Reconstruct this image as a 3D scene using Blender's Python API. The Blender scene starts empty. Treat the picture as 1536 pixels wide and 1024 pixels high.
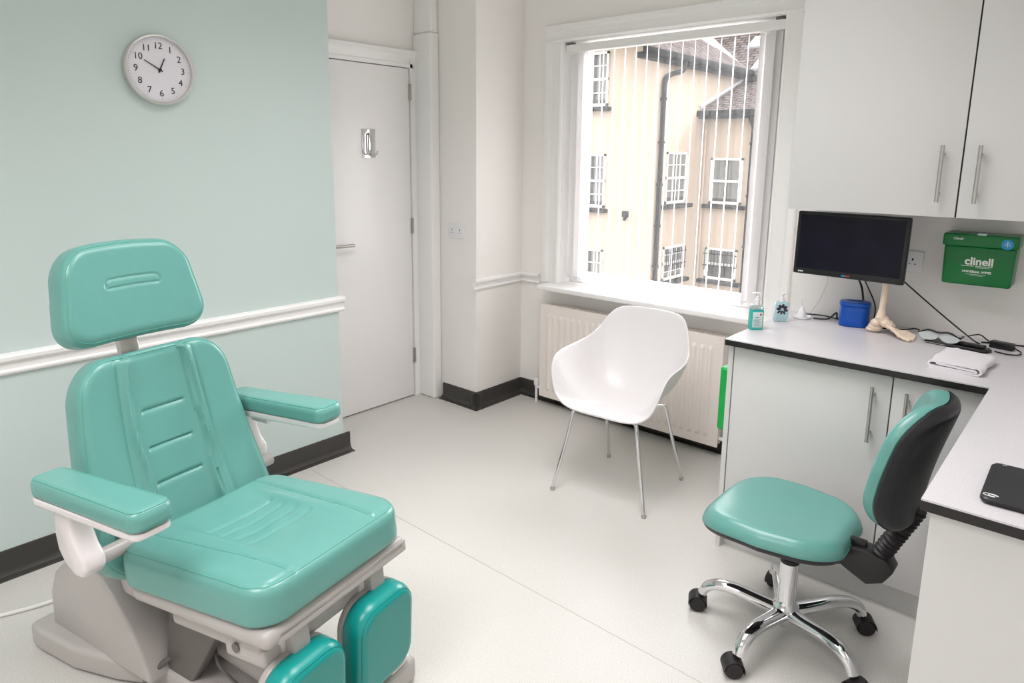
import bpy, bmesh, math, random
from mathutils import Vector, Matrix
random.seed(7)
PI = math.pi
S = bpy.context.scene
C = S.collection
V = Vector

# ------------------------------------------------------------------ camera
CAM_H = 1.6
f_px, pitch, yaw, roll, ppx, ppy = 1038.8, .1927, -.7263, .0076, 755.16, 435.39
fwd = V((math.sin(yaw) * math.cos(pitch), math.cos(yaw) * math.cos(pitch), -math.sin(pitch)))
rt = V((math.cos(yaw), -math.sin(yaw), 0)); up = rt.cross(fwd)
r2 = rt * math.cos(roll) + up * math.sin(roll); u2 = -rt * math.sin(roll) + up * math.cos(roll)
cd = bpy.data.cameras.new('camera'); cam = bpy.data.objects.new('camera', cd); C.objects.link(cam)
cd.sensor_width = 36; cd.lens = f_px * 36 / 1536
cd.shift_x = (768 - ppx) / 1536; cd.shift_y = (ppy - 512) / 1536
cam.matrix_world = Matrix(((r2.x, u2.x, -fwd.x, 0), (r2.y, u2.y, -fwd.y, 0), (r2.z, u2.z, -fwd.z, CAM_H), (0, 0, 0, 1)))
cd.clip_start = .02
S.camera = cam

# ------------------------------------------------------------------ materials
def srgb(r, g, b):
    f = lambda c: c / 12.92 if c <= .04045 else ((c + .055) / 1.055) ** 2.4
    return tuple(f(c / 255) for c in (r, g, b)) + (1,)
def mat(name, col, rough=.5, metal=0, bump=0, bscale=60, var=0, vscale=8, coat=0, spec=.5, trans=0, ior=1.45, sheen=0):
    m = bpy.data.materials.new(name); m.use_nodes = True
    nt = m.node_tree; n = nt.nodes; l = nt.links; p = n['Principled BSDF']
    p.inputs['Base Color'].default_value = col; p.inputs['Roughness'].default_value = rough
    p.inputs['Metallic'].default_value = metal; p.inputs['Coat Weight'].default_value = coat
    p.inputs['Specular IOR Level'].default_value = spec; p.inputs['Transmission Weight'].default_value = trans
    p.inputs['IOR'].default_value = ior; p.inputs['Sheen Weight'].default_value = sheen
    tc = n.new('ShaderNodeTexCoord')
    no = n.new('ShaderNodeTexNoise'); no.inputs['Scale'].default_value = vscale; no.inputs['Detail'].default_value = 4
    l.new(tc.outputs['Object'], no.inputs['Vector'])
    if var > 0:
        mx = n.new('ShaderNodeMixRGB'); mx.inputs[1].default_value = tuple(c * (1 - var) for c in col[:3]) + (1,)
        mx.inputs[2].default_value = tuple(min(1, c * (1 + var)) for c in col[:3]) + (1,)
        l.new(no.outputs['Fac'], mx.inputs[0]); l.new(mx.outputs[0], p.inputs['Base Color'])
    if bump > 0:
        nb = n.new('ShaderNodeTexNoise'); nb.inputs['Scale'].default_value = bscale; nb.inputs['Detail'].default_value = 3
        l.new(tc.outputs['Object'], nb.inputs['Vector'])
        b = n.new('ShaderNodeBump'); b.inputs['Strength'].default_value = bump; b.inputs['Distance'].default_value = .004
        l.new(nb.outputs['Fac'], b.inputs['Height']); l.new(b.outputs[0], p.inputs['Normal'])
    return m
def speckle(name, base, dark, light, scale, rough, amount=.12):
    m = mat(name, base, rough); nt = m.node_tree; n = nt.nodes; l = nt.links; p = n['Principled BSDF']
    tc = n.new('ShaderNodeTexCoord'); a = n.new('ShaderNodeTexNoise'); a.inputs['Scale'].default_value = scale; a.inputs['Detail'].default_value = 2
    l.new(tc.outputs['Object'], a.inputs['Vector'])
    r = n.new('ShaderNodeValToRGB'); e = r.color_ramp.elements
    e[0].position = .36; e[0].color = dark; e[1].position = .66; e[1].color = light
    x = r.color_ramp.elements.new(.44); x.color = base; y = r.color_ramp.elements.new(.58); y.color = base
    l.new(a.outputs['Fac'], r.inputs[0])
    big = n.new('ShaderNodeTexNoise'); big.inputs['Scale'].default_value = 1.5; l.new(tc.outputs['Object'], big.inputs['Vector'])
    mr = n.new('ShaderNodeMapRange'); mr.inputs[3].default_value = rough - .05; mr.inputs[4].default_value = rough + .06
    l.new(big.outputs['Fac'], mr.inputs[0]); l.new(mr.outputs[0], p.inputs['Roughness'])
    l.new(r.outputs[0], p.inputs['Base Color'])
    return m

M = {}
M['wall'] = mat('white_paint', srgb(244, 241, 238), .6, bump=.05, bscale=120, var=.012, vscale=3)
M['gloss'] = mat('white_gloss_paint', srgb(245, 244, 243), .28, bump=.03, bscale=20)
M['green_up'] = mat('mint_wall_paint', srgb(198, 212, 209), .6, bump=.05, bscale=150, var=.01, vscale=3)
M['green_lo'] = mat('pale_mint_wall_paint', srgb(214, 225, 227), .6, bump=.05, bscale=150, var=.01, vscale=3)
M['ceil'] = mat('ceiling_paint', srgb(242, 240, 236), .8, var=.01)
M['floor'] = speckle('vinyl_floor', srgb(203, 201, 196), srgb(184, 181, 174), srgb(214, 212, 208), 300, .33)
M['seam'] = mat('floor_seam', srgb(178, 174, 166), .5, var=.05)
M['skirt'] = mat('dark_vinyl_skirting', srgb(62, 60, 57), .38, var=.08, vscale=20)
M['door'] = mat('white_door_paint', srgb(247, 245, 245), .22, bump=.03, bscale=14)
M['dark'] = mat('dark_gap', srgb(30, 28, 26), .8, var=.1)
M['steel'] = mat('brushed_steel', srgb(190, 188, 184), .28, 1, bump=.02, bscale=300)
M['chrome'] = mat('chrome', srgb(225, 225, 227), .05, 1, var=.01)
M['plastic_w'] = mat('white_plastic', srgb(238, 238, 240), .25, var=.01)
M['shell_w'] = mat('white_polypropylene', srgb(226, 223, 224), .32, bump=.02, bscale=200)
M['rad'] = mat('cream_radiator_enamel', srgb(240, 231, 225), .35)
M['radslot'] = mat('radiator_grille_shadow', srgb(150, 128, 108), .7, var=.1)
M['lam'] = mat('pale_grey_laminate', srgb(212, 211, 210), .3, bump=.02, bscale=300, var=.01)
M['top'] = speckle('speckled_grey_worktop', srgb(212, 209, 212), srgb(190, 187, 190), srgb(224, 222, 225), 420, .3)
M['edge'] = mat('black_edge', srgb(32, 30, 30), .35, var=.1)
def vinyl(name, col, rough=.33):
    m = mat(name, col, rough, bump=.09, bscale=420, var=.05, vscale=5, coat=.15)
    m.node_tree.nodes['Principled BSDF'].inputs['Coat Roughness'].default_value = .3
    return m
M['teal'] = vinyl('teal_vinyl', srgb(98, 155, 147), .27)
M['teal_d'] = vinyl('deep_teal_vinyl', srgb(4, 138, 132), .27)
M['teal_s'] = mat('teal_seam_thread', srgb(84, 160, 143), .6, var=.05)
M['teal_ds'] = mat('deep_teal_seam_thread', srgb(8, 120, 112), .6, var=.05)
M['grey_p'] = mat('warm_grey_plastic', srgb(176, 171, 168), .3, bump=.02, bscale=200, var=.02)
M['grey_l'] = mat('light_grey_plastic', srgb(218, 212, 212), .25, bump=.02, bscale=200, var=.01)
M['grey_d'] = mat('dark_grey_metal', srgb(110, 106, 102), .4, .3, var=.05)
M['black'] = mat('black_plastic', srgb(24, 24, 26), .32, bump=.04, bscale=300, var=.1)
M['black_s'] = mat('black_satin_shell', srgb(30, 30, 34), .38, bump=.04, bscale=300, var=.1)
M['rubber'] = mat('black_rubber', srgb(34, 30, 32), .5, var=.1)
M['screen'] = mat('dark_screen_glass', srgb(15, 14, 30), .16, var=.75, vscale=14, spec=.2)
M['clockface'] = mat('clock_face', srgb(222, 220, 226), .4, var=.005)
M['ink'] = mat('black_ink', srgb(28, 28, 30), .5, var=.05)
M['clockrim'] = mat('satin_silver_rim', srgb(205, 205, 203), .35, .55, var=.02)
M['greenbox'] = mat('green_plastic', srgb(0, 112, 52), .28, var=.04)
M['greenbin'] = mat('bright_green_plastic', srgb(10, 170, 75), .35, var=.04)
M['orange'] = mat('orange_plastic', srgb(225, 150, 90), .5, var=.04)
M['print_w'] = mat('white_print', srgb(235, 240, 235), .5, var=.01)
M['sticker_b'] = mat('blue_sticker', srgb(20, 150, 205), .4, var=.05)
M['sticker_r'] = mat('red_sticker', srgb(190, 60, 50), .4, var=.05)
M['label_ink'] = mat('grey_label_print', srgb(120, 150, 150), .5, var=.05)
M['blue'] = mat('blue_plastic', srgb(0, 78, 175), .3, var=.05)
M['gel'] = mat('turquoise_gel', srgb(60, 195, 185), .1, var=.03, trans=.25)
M['clear'] = mat('clear_plastic', srgb(225, 238, 238), .08, trans=.75, var=.01)
M['clearblue'] = mat('clear_pale_blue_plastic', srgb(196, 226, 232), .1, trans=.4, var=.01)
M['label'] = mat('bottle_label', srgb(205, 222, 220), .5, var=.03)
M['petal'] = mat('dark_plum_print', srgb(52, 30, 52), .4, var=.25, vscale=60)
M['bone'] = mat('bone_plastic', srgb(232, 212, 192), .45, var=.07, vscale=40, bump=.1, bscale=80)
M['towel'] = mat('white_towelling', srgb(232, 228, 232), .9, bump=.35, bscale=500, var=.02, sheen=.3)
M['cable_w'] = mat('white_cable', srgb(225, 225, 222), .45, var=.02)
M['cable_g'] = mat('grey_cable', srgb(95, 92, 90), .45, var=.05)
M['peach'] = mat('peach_render', srgb(157, 142, 127), .9, spec=.1, bump=.2, bscale=20, var=.025, vscale=.7)
M['iron'] = mat('dark_painted_iron', srgb(12, 17, 19), .7, var=.1, spec=.1)
M['sillstone'] = mat('dark_stone_sill', srgb(30, 31, 33), .9, var=.15, spec=.05)
M['sash'] = mat('white_sash_paint', srgb(190, 188, 184), .5, var=.01)
M['curtain'] = mat('net_curtain', srgb(96, 95, 90), .85, var=.25, vscale=5)
M['darkroom'] = mat('dark_room_behind_glass', srgb(34, 34, 35), .5, var=.4, vscale=2)
M['lead'] = mat('lead_flashing', srgb(150, 150, 154), .5, var=.05)
M['skylight'] = mat('roof_window_glass', srgb(150, 156, 162), .15, var=.05)
# folded translucent slat fabric
def slat_mat():
    m = bpy.data.materials.new('blind_fabric'); m.use_nodes = True; nt = m.node_tree; n = nt.nodes; l = nt.links
    n.remove(n['Principled BSDF']); o = n['Material Output']
    tc = n.new('ShaderNodeTexCoord'); w = n.new('ShaderNodeTexNoise'); w.inputs['Scale'].default_value = 40
    l.new(tc.outputs['Object'], w.inputs['Vector'])
    r = n.new('ShaderNodeMixRGB'); r.inputs[1].default_value = srgb(240, 238, 238); r.inputs[2].default_value = srgb(248, 246, 246); l.new(w.outputs['Fac'], r.inputs[0])
    d = n.new('ShaderNodeBsdfDiffuse'); t = n.new('ShaderNodeBsdfTranslucent'); x = n.new('ShaderNodeMixShader'); x.inputs[0].default_value = .24
    l.new(r.outputs[0], d.inputs[0]); l.new(r.outputs[0], t.inputs[0]); l.new(d.outputs[0], x.inputs[1]); l.new(t.outputs[0], x.inputs[2]); l.new(x.outputs[0], o.inputs[0])
    return m
M['slat'] = slat_mat()
def glass_mat(name, fac=.06, tint=(1, 1, 1, 1)):
    m = bpy.data.materials.new(name); m.use_nodes = True; nt = m.node_tree; n = nt.nodes; l = nt.links
    n.remove(n['Principled BSDF']); o = n['Material Output']
    t = n.new('ShaderNodeBsdfTransparent'); t.inputs[0].default_value = tint
    g = n.new('ShaderNodeBsdfGlossy'); g.inputs['Roughness'].default_value = .02; x = n.new('ShaderNodeMixShader'); x.inputs[0].default_value = fac
    l.new(t.outputs[0], x.inputs[1]); l.new(g.outputs[0], x.inputs[2]); l.new(x.outputs[0], o.inputs[0])
    return m
M['pane'] = glass_mat('window_glass', .04)
M['visor'] = mat('frosted_visor', srgb(205, 212, 212), .25, trans=.1, var=.02)
def tile_mat():
    m = mat('slate_tiles', srgb(150, 135, 130), .95, spec=.05); nt = m.node_tree; n = nt.nodes; l = nt.links; p = n['Principled BSDF']
    tc = n.new('ShaderNodeTexCoord'); b = n.new('ShaderNodeTexBrick')
    b.inputs['Scale'].default_value = 1; b.inputs['Brick Width'].default_value = .3; b.inputs['Row Height'].default_value = .17
    b.inputs['Mortar Size'].default_value = .022; b.inputs['Color1'].default_value = srgb(92, 83, 81); b.inputs['Color2'].default_value = srgb(66, 57, 54)
    b.inputs['Mortar'].default_value = srgb(26, 20, 18); b.inputs['Bias'].default_value = -.2
    l.new(tc.outputs['Object'], b.inputs['Vector']); l.new(b.outputs['Color'], p.inputs['Base Color'])
    return m
M['tiles'] = tile_mat()

# ------------------------------------------------------------------ geometry helpers
class G:
    def __init__(s): s.v = []; s.f = []; s.mi = []
    def add(s, vs, fs, T=None, mi=0):
        o = len(s.v)
        s.v += [tuple(T @ V(p)) if T is not None else tuple(p) for p in vs]
        s.f += [tuple(i + o for i in f) for f in fs]; s.mi += [mi] * len(fs)
        return s
    def bm(s, bm, T=None, mi=0):
        bm.verts.index_update()
        return s.add([v.co.copy() for v in bm.verts], [[v.index for v in f.verts] for f in bm.faces], T, mi)
    def box(s, x0, x1, y0, y1, z0, z1, bev=0, seg=2, T=None, mi=0):
        bm = bmesh.new(); bmesh.ops.create_cube(bm, size=1)
        for v in bm.verts: v.co = V(((x0 + x1) / 2 + v.co.x * (x1 - x0), (y0 + y1) / 2 + v.co.y * (y1 - y0), (z0 + z1) / 2 + v.co.z * (z1 - z0)))
        if bev > 0: bmesh.ops.bevel(bm, geom=bm.edges[:], offset=bev, segments=seg, profile=.5, affect='EDGES')
        s.bm(bm, T, mi); bm.free(); return s
    def prism(s, poly, a, b, axis='y', bev=0, seg=2, T=None, mi=0):
        """poly in the two other axes (cyclic order) extruded along axis from a to b"""
        def P(p, t): return {'x': (t, p[0], p[1]), 'y': (p[0], t, p[1]), 'z': (p[0], p[1], t)}[axis]
        bm = bmesh.new(); n = len(poly)
        A = [bm.verts.new(P(p, a)) for p in poly]; B = [bm.verts.new(P(p, b)) for p in poly]
        bm.faces.new(A); bm.faces.new(B[::-1])
        for i in range(n): bm.faces.new((A[i], A[(i + 1) % n], B[(i + 1) % n], B[i]))
        bmesh.ops.recalc_face_normals(bm, faces=bm.faces[:])
        if bev > 0: bmesh.ops.bevel(bm, geom=[e for e in bm.edges if len(e.link_faces) == 2 and e.calc_face_angle(0) > .5], offset=bev, segments=seg, profile=.5, affect='EDGES')
        s.bm(bm, T, mi); bm.free(); return s
    def tube(s, pts, r, n=12, T=None, mi=0, cap=True, closed=False, flat=1):
        pts = [V(p) for p in pts]; N = len(pts); rs = r if isinstance(r, (list, tuple)) else [r] * N
        tang = []
        for i in range(N):
            a = pts[(i - 1) % N] if closed or i > 0 else pts[i]; b = pts[(i + 1) % N] if closed or i < N - 1 else pts[i]
            tang.append((b - a).normalized())
        ref = V((0, 0, 1)) if abs(tang[0].z) < .9 else V((1, 0, 0))
        nx = (ref - tang[0] * ref.dot(tang[0])).normalized(); vs = []
        for i in range(N):
            nx = (nx - tang[i] * nx.dot(tang[i])).normalized(); ny = tang[i].cross(nx)
            for k in range(n):
                a = 2 * PI * k / n; vs.append(pts[i] + nx * (math.cos(a) * rs[i] * flat) + ny * (math.sin(a) * rs[i]))
        fs = []
        for i in range(N if closed else N - 1):
            j = (i + 1) % N
            for k in range(n): fs.append((i * n + k, i * n + (k + 1) % n, j * n + (k + 1) % n, j * n + k))
        if cap and not closed:
            fs.append(tuple(range(n))[::-1]); fs.append(tuple((N - 1) * n + k for k in range(n)))
        return s.add(vs, fs, T, mi)
    def lathe(s, prof, n=32, T=None, mi=0):
        """prof: (r, z) pairs, closed by caps where r = 0"""
        vs = []; fs = []; idx = []
        for r, z in prof:
            if r < 1e-6: idx.append([len(vs)]); vs.append((0, 0, z))
            else:
                idx.append(list(range(len(vs), len(vs) + n)))
                vs += [(r * math.cos(2 * PI * k / n), r * math.sin(2 * PI * k / n), z) for k in range(n)]
        for a, b in zip(idx, idx[1:]):
            for k in range(n):
                k2 = (k + 1) % n
                if len(a) == 1 and len(b) == 1: continue
                if len(a) == 1: fs.append((a[0], b[k2], b[k]))
                elif len(b) == 1: fs.append((a[k], a[k2], b[0]))
                else: fs.append((a[k], a[k2], b[k2], b[k]))
        return s.add(vs, fs, T, mi)
    def cyl(s, p, q, r, n=20, mi=0, T=None):
        return s.tube([p, q], r, n, mi=mi, T=T)
    def ball(s, c, r, T=None, mi=0, n=14):
        if not isinstance(r, (tuple, list)): r = (r, r, r)
        bm = bmesh.new(); bmesh.ops.create_uvsphere(bm, u_segments=n * 2, v_segments=n, radius=1)
        for v in bm.verts: v.co = V((c[0] + v.co.x * r[0], c[1] + v.co.y * r[1], c[2] + v.co.z * r[2]))
        s.bm(bm, T, mi); bm.free(); return s
    def pad(s, hx, hy, T_, R, r, nx=60, ny=60, rb=.01, top=None, deform=None, T=None, mi=0, z0=0):
        """rounded cushion; returns surf(x, y) on its top"""
        cx, cy = hx - R, hy - R
        def pm(t): return .55 * math.sin(PI / 2 * t) + .45 * t
        def mp(a, b):
            X, Y = abs(a) * hx, abs(b) * hy
            if X > cx and Y > cy:
                u, w = (X - cx) / R, (Y - cy) / R
                X, Y = cx + R * u * math.sqrt(1 - w * w / 2), cy + R * w * math.sqrt(1 - u * u / 2)
            return math.copysign(X, a), math.copysign(Y, b)
        def dist(x, y):
            qx, qy = abs(x) - cx, abs(y) - cy
            return max(0, R - math.hypot(max(qx, 0), max(qy, 0)) - min(max(qx, qy), 0))
        def D(p):
            p = deform(*p) if deform else p
            return V(p)
        def zt(x, y):
            d = dist(x, y); z = T_ if d >= r else T_ - r + math.sqrt(max(0, r * r - (r - d) ** 2))
            if top: z += top(x, y) * min(1, d / (r * .6))
            return z
        def zb(x, y):
            d = dist(x, y); return z0 if d >= rb else z0 + rb - math.sqrt(max(0, rb * rb - (rb - d) ** 2))
        vs = []; fs = []; it = {}; ib = {}
        for i in range(nx + 1):
            for j in range(ny + 1):
                x, y = mp(pm(-1 + 2 * i / nx), pm(-1 + 2 * j / ny))
                it[i, j] = len(vs); vs.append(D((x, y, zt(x, y))))
                ib[i, j] = len(vs); vs.append(D((x, y, zb(x, y))))
        for i in range(nx):
            for j in range(ny):
                fs.append((it[i, j], it[i + 1, j], it[i + 1, j + 1], it[i, j + 1]))
                fs.append((ib[i, j], ib[i, j + 1], ib[i + 1, j + 1], ib[i + 1, j]))
        loop = [(i, 0) for i in range(nx)] + [(nx, j) for j in range(ny)] + [(i, ny) for i in range(nx, 0, -1)] + [(0, j) for j in range(ny, 0, -1)]
        prev = [it[k] for k in loop]; K = 4
        for k in range(1, K + 1):
            if k == K: cur = [ib[q] for q in loop]
            else:
                cur = []
                for q in loop:
                    x, y = mp(pm(-1 + 2 * q[0] / nx), pm(-1 + 2 * q[1] / ny))
                    cur.append(len(vs)); a, b = zt(x, y), zb(x, y); vs.append(D((x, y, a + (b - a) * k / K)))
            m = len(loop)
            for a in range(m): fs.append((prev[a], cur[a], cur[(a + 1) % m], prev[(a + 1) % m]))
            prev = cur
        s.add(vs, fs, T, mi)
        def surf(x, y, lift=0):
            p = D((x, y, zt(x, y) + lift)); return T @ p if T is not None else p
        surf.side = lambda x, y, k: (T @ D((x, y, k)) if T is not None else D((x, y, k)))
        surf.dist = dist
        return surf
    def build(s, name, m, parent=None, smooth=35, loc=None, rz=0):
        me = bpy.data.meshes.new(name); me.from_pydata([tuple(v) for v in s.v], [], s.f); me.validate(); me.update()
        bm = bmesh.new(); bm.from_mesh(me); bmesh.ops.remove_doubles(bm, verts=bm.verts[:], dist=1e-6); 
        bmesh.ops.recalc_face_normals(bm, faces=bm.faces[:]) if len(s.mi) == 0 else None
        bm.to_mesh(me); bm.free()
        if smooth:
            me.polygons.foreach_set('use_smooth', [True] * len(me.polygons)); me.set_sharp_from_angle(angle=math.radians(smooth))
        ms = m if isinstance(m, (list, tuple)) else [m]
        for x in ms: me.materials.append(x)
        if len(ms) > 1 and len(me.polygons) == len(s.mi): me.polygons.foreach_set('material_index', s.mi)
        o = bpy.data.objects.new(name, me); C.objects.link(o)
        if parent: o.parent = parent
        if loc: o.location = loc; o.rotation_euler[2] = rz
        return o
def thing(name, label, cat, loc=(0, 0, 0), rz=0, group=None):
    o = bpy.data.objects.new(name, None); C.objects.link(o); o.empty_display_size = .05
    o.location = loc; o.rotation_euler = (0, 0, rz); tag(o, label, cat, group); return o
def tag(o, label=None, cat=None, group=None):
    if label: o['label'] = label
    if cat: o['category'] = cat
    if group: o['group'] = group
    return o
def struct(o): o['kind'] = 'structure'; return o
def frame(o, x, y, z): # matrix from origin and axes
    x, y, z = V(x), V(y), V(z)
    return Matrix(((x.x, y.x, z.x, o[0]), (x.y, y.y, z.y, o[1]), (x.z, y.z, z.z, o[2]), (0, 0, 0, 1)))
def cr(pts, n=8, closed=False):
    pts = [V(p) for p in pts]; N = len(pts); out = []
    for i in range(N if closed else N - 1):
        g = lambda k: pts[k % N] if closed else pts[max(0, min(N - 1, k))]
        a, b, c, d = g(i - 1), g(i), g(i + 1), g(i + 2)
        for k in range(n):
            t = k / n; out.append(.5 * ((2 * b) + (c - a) * t + (2 * a - 5 * b + 4 * c - d) * t * t + (3 * b - a - 3 * c + d) * t ** 3))
    if not closed: out.append(pts[-1])
    return out
def text(name, s, size, m, T, parent=None, off=0, align='CENTER', ext=.0004, sx=1):
    cu = bpy.data.curves.new(name, 'FONT'); cu.body = s; cu.size = size; cu.extrude = ext; cu.offset = off; cu.align_x = align; cu.align_y = 'CENTER'; cu.resolution_u = 4
    o = bpy.data.objects.new(name, cu); C.objects.link(o); bpy.context.view_layer.update()
    me = bpy.data.meshes.new_from_object(o); bpy.data.objects.remove(o)
    me.transform(T @ Matrix.Diagonal((sx, 1, 1, 1))); me.materials.clear(); me.materials.append(m)
    q = bpy.data.objects.new(name, me); C.objects.link(q)
    if parent: q.parent = parent
    return q
def gro(d, w, k): return -k * math.exp(-(d / w) ** 2)
def Rot(a, ax): return Matrix.Rotation(a, 4, ax)
def Tr(*p): return Matrix.Translation(p)

# ================================================================== THE ROOM
WX = -3.022                      # green wall plane
YB = 3.5                         # window wall plane
YM = 3.26                        # wall behind the worktop
CZ = 2.95
g = G(); g.box(-4.2, .9, -2.2, 3.68, -.12, 0); struct(g.build('floor', M['floor'], smooth=0))
g = G(); g.box(-4.2, .9, -2.2, 3.68, CZ, CZ + .1); struct(g.build('ceiling', M['ceil'], smooth=0))
g = G()
g.box(-4.2, WX, -2.2, 2.092, 0, .825, mi=1); g.box(-4.2, WX, -2.2, 2.092, .825, CZ, mi=0)
struct(g.build('wall_left', [M['green_up'], M['green_lo']], smooth=0))
g = G()
g.box(-4.2, -3.43, 2.092, 3.68, 2.128, CZ); g.box(-4.2, -3.43, 2.948, 3.68, 0, 2.128); g.box(-4.2, -3.47, 2.092, 2.948, 0, 2.128)
struct(g.build('wall_door', M['wall'], smooth=0))
g = G(); g.box(-3.43, -2.947, 3.062, 3.68, 0, CZ, bev=.006); struct(g.build('wall_pillar', M['wall']))
# window wall with its opening
OX0, OX1, OZ0, OZ1 = -2.63, -1.31, .80, 2.27
g = G()
g.box(-2.947, OX0, YB, 3.68, 0, CZ); g.box(OX1, .9, YB, 3.68, 0, CZ); g.box(OX0, OX1, YB, 3.68, 0, OZ0 - .03); g.box(OX0, OX1, YB, 3.68, OZ1, CZ)
struct(g.build('wall_window', M['wall'], smooth=0))
g = G(); g.box(-1.1, .9, YM, YB, 0, CZ, bev=.004); struct(g.build('wall_worktop', M['wall']))
g = G(); g.box(.47, .9, -2.2, YM, 0, CZ); struct(g.build('wall_right', M['wall'], smooth=0))
g = G(); g.box(WX, .47, -2.2, -1.9, 0, CZ); struct(g.build('wall_rear', M['wall'], smooth=0))
# weld line in the vinyl
g = G(); g.tube([(-2.95, 1.835, .0003), (-.22, 1.81, .0003)], .0011, 6)
struct(g.build('trim_1', M['seam']))

SK = [(0, 0), (.05, 0), (.05, .003), (.022, .006), (.012, .018), (.008, .03), (.008, .092), (.005, .1), (0, .102)]
def run(name, prof, p, q, nrm, m, z=0, ext=0):
    """extrude a wall profile (distance from wall, height) from p to q"""
    p, q = V((*p, z)), V((*q, z)); nv = V((*nrm, 0)); gg = G(); n = len(prof); vs = []
    for e in (p, q): vs += [e + nv * d + V((0, 0, h)) for d, h in prof]
    fs = [tuple(range(n)), tuple(range(2 * n - 1, n - 1, -1))] + [(i, i + n, (i + 1) % n + n, (i + 1) % n) for i in range(n)]
    gg.add(vs, fs); return struct(gg.build(name, m, smooth=25))
run('baseboard_left', SK, (WX, -1.9), (WX, 2.13), (1, 0), M['skirt'])
run('baseboard_pillar_front', SK, (-3.25, 3.062), (-2.90, 3.062), (0, -1), M['skirt'])
run('baseboard_pillar_side', SK, (-2.947, 3.012), (-2.947, YB), (1, 0), M['skirt'])
run('baseboard_window', SK, (-2.947, YB), (-1.1, YB), (0, -1), M['skirt'])
DP = [(0, 0), (.012, 0), (.018, .008), (.018, .014), (.012, .02), (.013, .046), (.022, .052), (.03, .056), (.032, .07), (.026, .077), (0, .08)]
run('trim_2', DP, (WX, -1.9), (WX, 2.118), (1, 0), M['gloss'], .786)
DQ = [(d, h * .85) for d, h in DP]
run('trim_3', DQ, (-2.947, 3.03), (-2.947, YB), (1, 0), M['gloss'], .775)
run('trim_4', DQ, (-2.947, YB), (-2.785, YB), (0, -1), M['gloss'], .775)

# door, its frame and the boxed corner beside it
d1 = thing('door_1', None, None); struct(d1)
g = G(); g.box(-3.455, -3.413, 2.1, 2.941, .008, 2.121, bev=.002); g.build('door_leaf', M['door'], d1)
g = G()
g.tube(cr([(-3.413, 2.335, 1.07), (-3.375, 2.335, 1.07), (-3.365, 2.345, 1.07), (-3.362, 2.40, 1.07), (-3.362, 2.455, 1.07)], 4), .0095, 12)
g.lathe([(0, 0), (.026, 0), (.026, .007), (.022, .009), (0, .009)], 24, T=Tr(-3.413, 2.335, 1.07) @ Rot(PI / 2, 'Y'))
g.build('door_handle', M['steel'], d1)
for z in (1.93, 1.10, .235):
    g = G(); g.box(-3.413, -3.407, 2.936, 2.958, z, z + .1, bev=.001)
    for k in range(4): g.cyl((-3.403, 2.947, z + k * .025 + .001), (-3.403, 2.947, z + k * .025 + .024), .0065, 10)
    g.build('hinge', M['steel'], d1)
g = G()
g.prism([(-3.43, 2.948), (-3.404, 2.948), (-3.404, 2.968), (-3.412, 2.972), (-3.408, 2.985), (-3.402, 3.0), (-3.397, 3.02), (-3.397, 3.035), (-3.405, 3.04), (-3.43, 3.04)], 0, 2.225, 'z')
g.prism([(-3.43, 2.125), (-3.404, 2.125), (-3.404, 2.148), (-3.412, 2.152), (-3.408, 2.165), (-3.402, 2.185), (-3.393, 2.2), (-3.385, 2.206), (-3.385, 2.222), (-3.395, 2.228), (-3.43, 2.228)], 2.092, 3.045, 'y')
struct(g.build('trim_5', M['gloss'], smooth=25))
g = G(); g.box(-3.43, -3.27, 3.0, 3.062, 2.33, CZ, bev=.012, seg=4); g.box(-3.43, -3.262, 2.988, 3.062, 0, 2.33, bev=.014, seg=4)
struct(g.build('trim_6', M['gloss']))

# coat hook plate on the door
t = thing('coat_hook', 'polished metal plate with double coat hook on the white door', 'hook', (-3.413, 2.618, 1.66))
g = G(); g.box(0, .003, -.05, .05, -.082, .088, bev=.001); g.build('back_plate', M['chrome'], t)
g = G()
g.tube(cr([(.004, 0, .06), (.02, -.004, .055), (.03, 0, .0), (.028, 0, -.05), (.02, .0, -.062)], 5), .005, 8)
g.tube(cr([(.004, 0, .06), (.018, .01, .04), (.02, .008, -.02), (.01, 0, -.05)], 5), .004, 8)
for s_ in (-1, 1): g.tube(cr([(.008, 0, -.055), (.025, s_ * .012, -.068), (.04, s_ * .028, -.06), (.042, s_ * .034, -.04)], 5), .004, 8)
g.build('hook', M['steel'], t)

# sockets
def socket(name, label, T, flip=1):
    t = thing(name, label, 'socket'); t.matrix_world = T
    g = G(); g.box(-.073, .073, -.043, .043, 0, .009, bev=.003); g.build('face_plate', M['plastic_w'], t)
    for sx in (-1, 1):
        g = G(); cx = sx * .034
        g.box(cx - .003, cx + .003, .004, .014, .0085, .0095); g.box(cx - .013, cx - .007, -.012, -.008, .0085, .0095); g.box(cx + .007, cx + .013, -.012, -.008, .0085, .0095)
        g.build('pin_hole', M['ink'], t, smooth=0)
        g = G(); g.box(cx - sx * .02 - .006, cx - sx * .02 + .006, .016, .034, .009, .012, bev=.001); g.build('switch', M['plastic_w'], t)
    return t
socket('wall_socket', 'white double socket on the narrow pillar beside the door', frame((-3.118, 3.062, 1.128), (1, 0, 0), (0, 0, 1), (0, -1, 0)))
socket('wall_socket', 'white double socket half hidden behind the black screen', frame((-.655, YM, 1.18), (1, 0, 0), (0, 0, 1), (0, -1, 0)))

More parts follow.
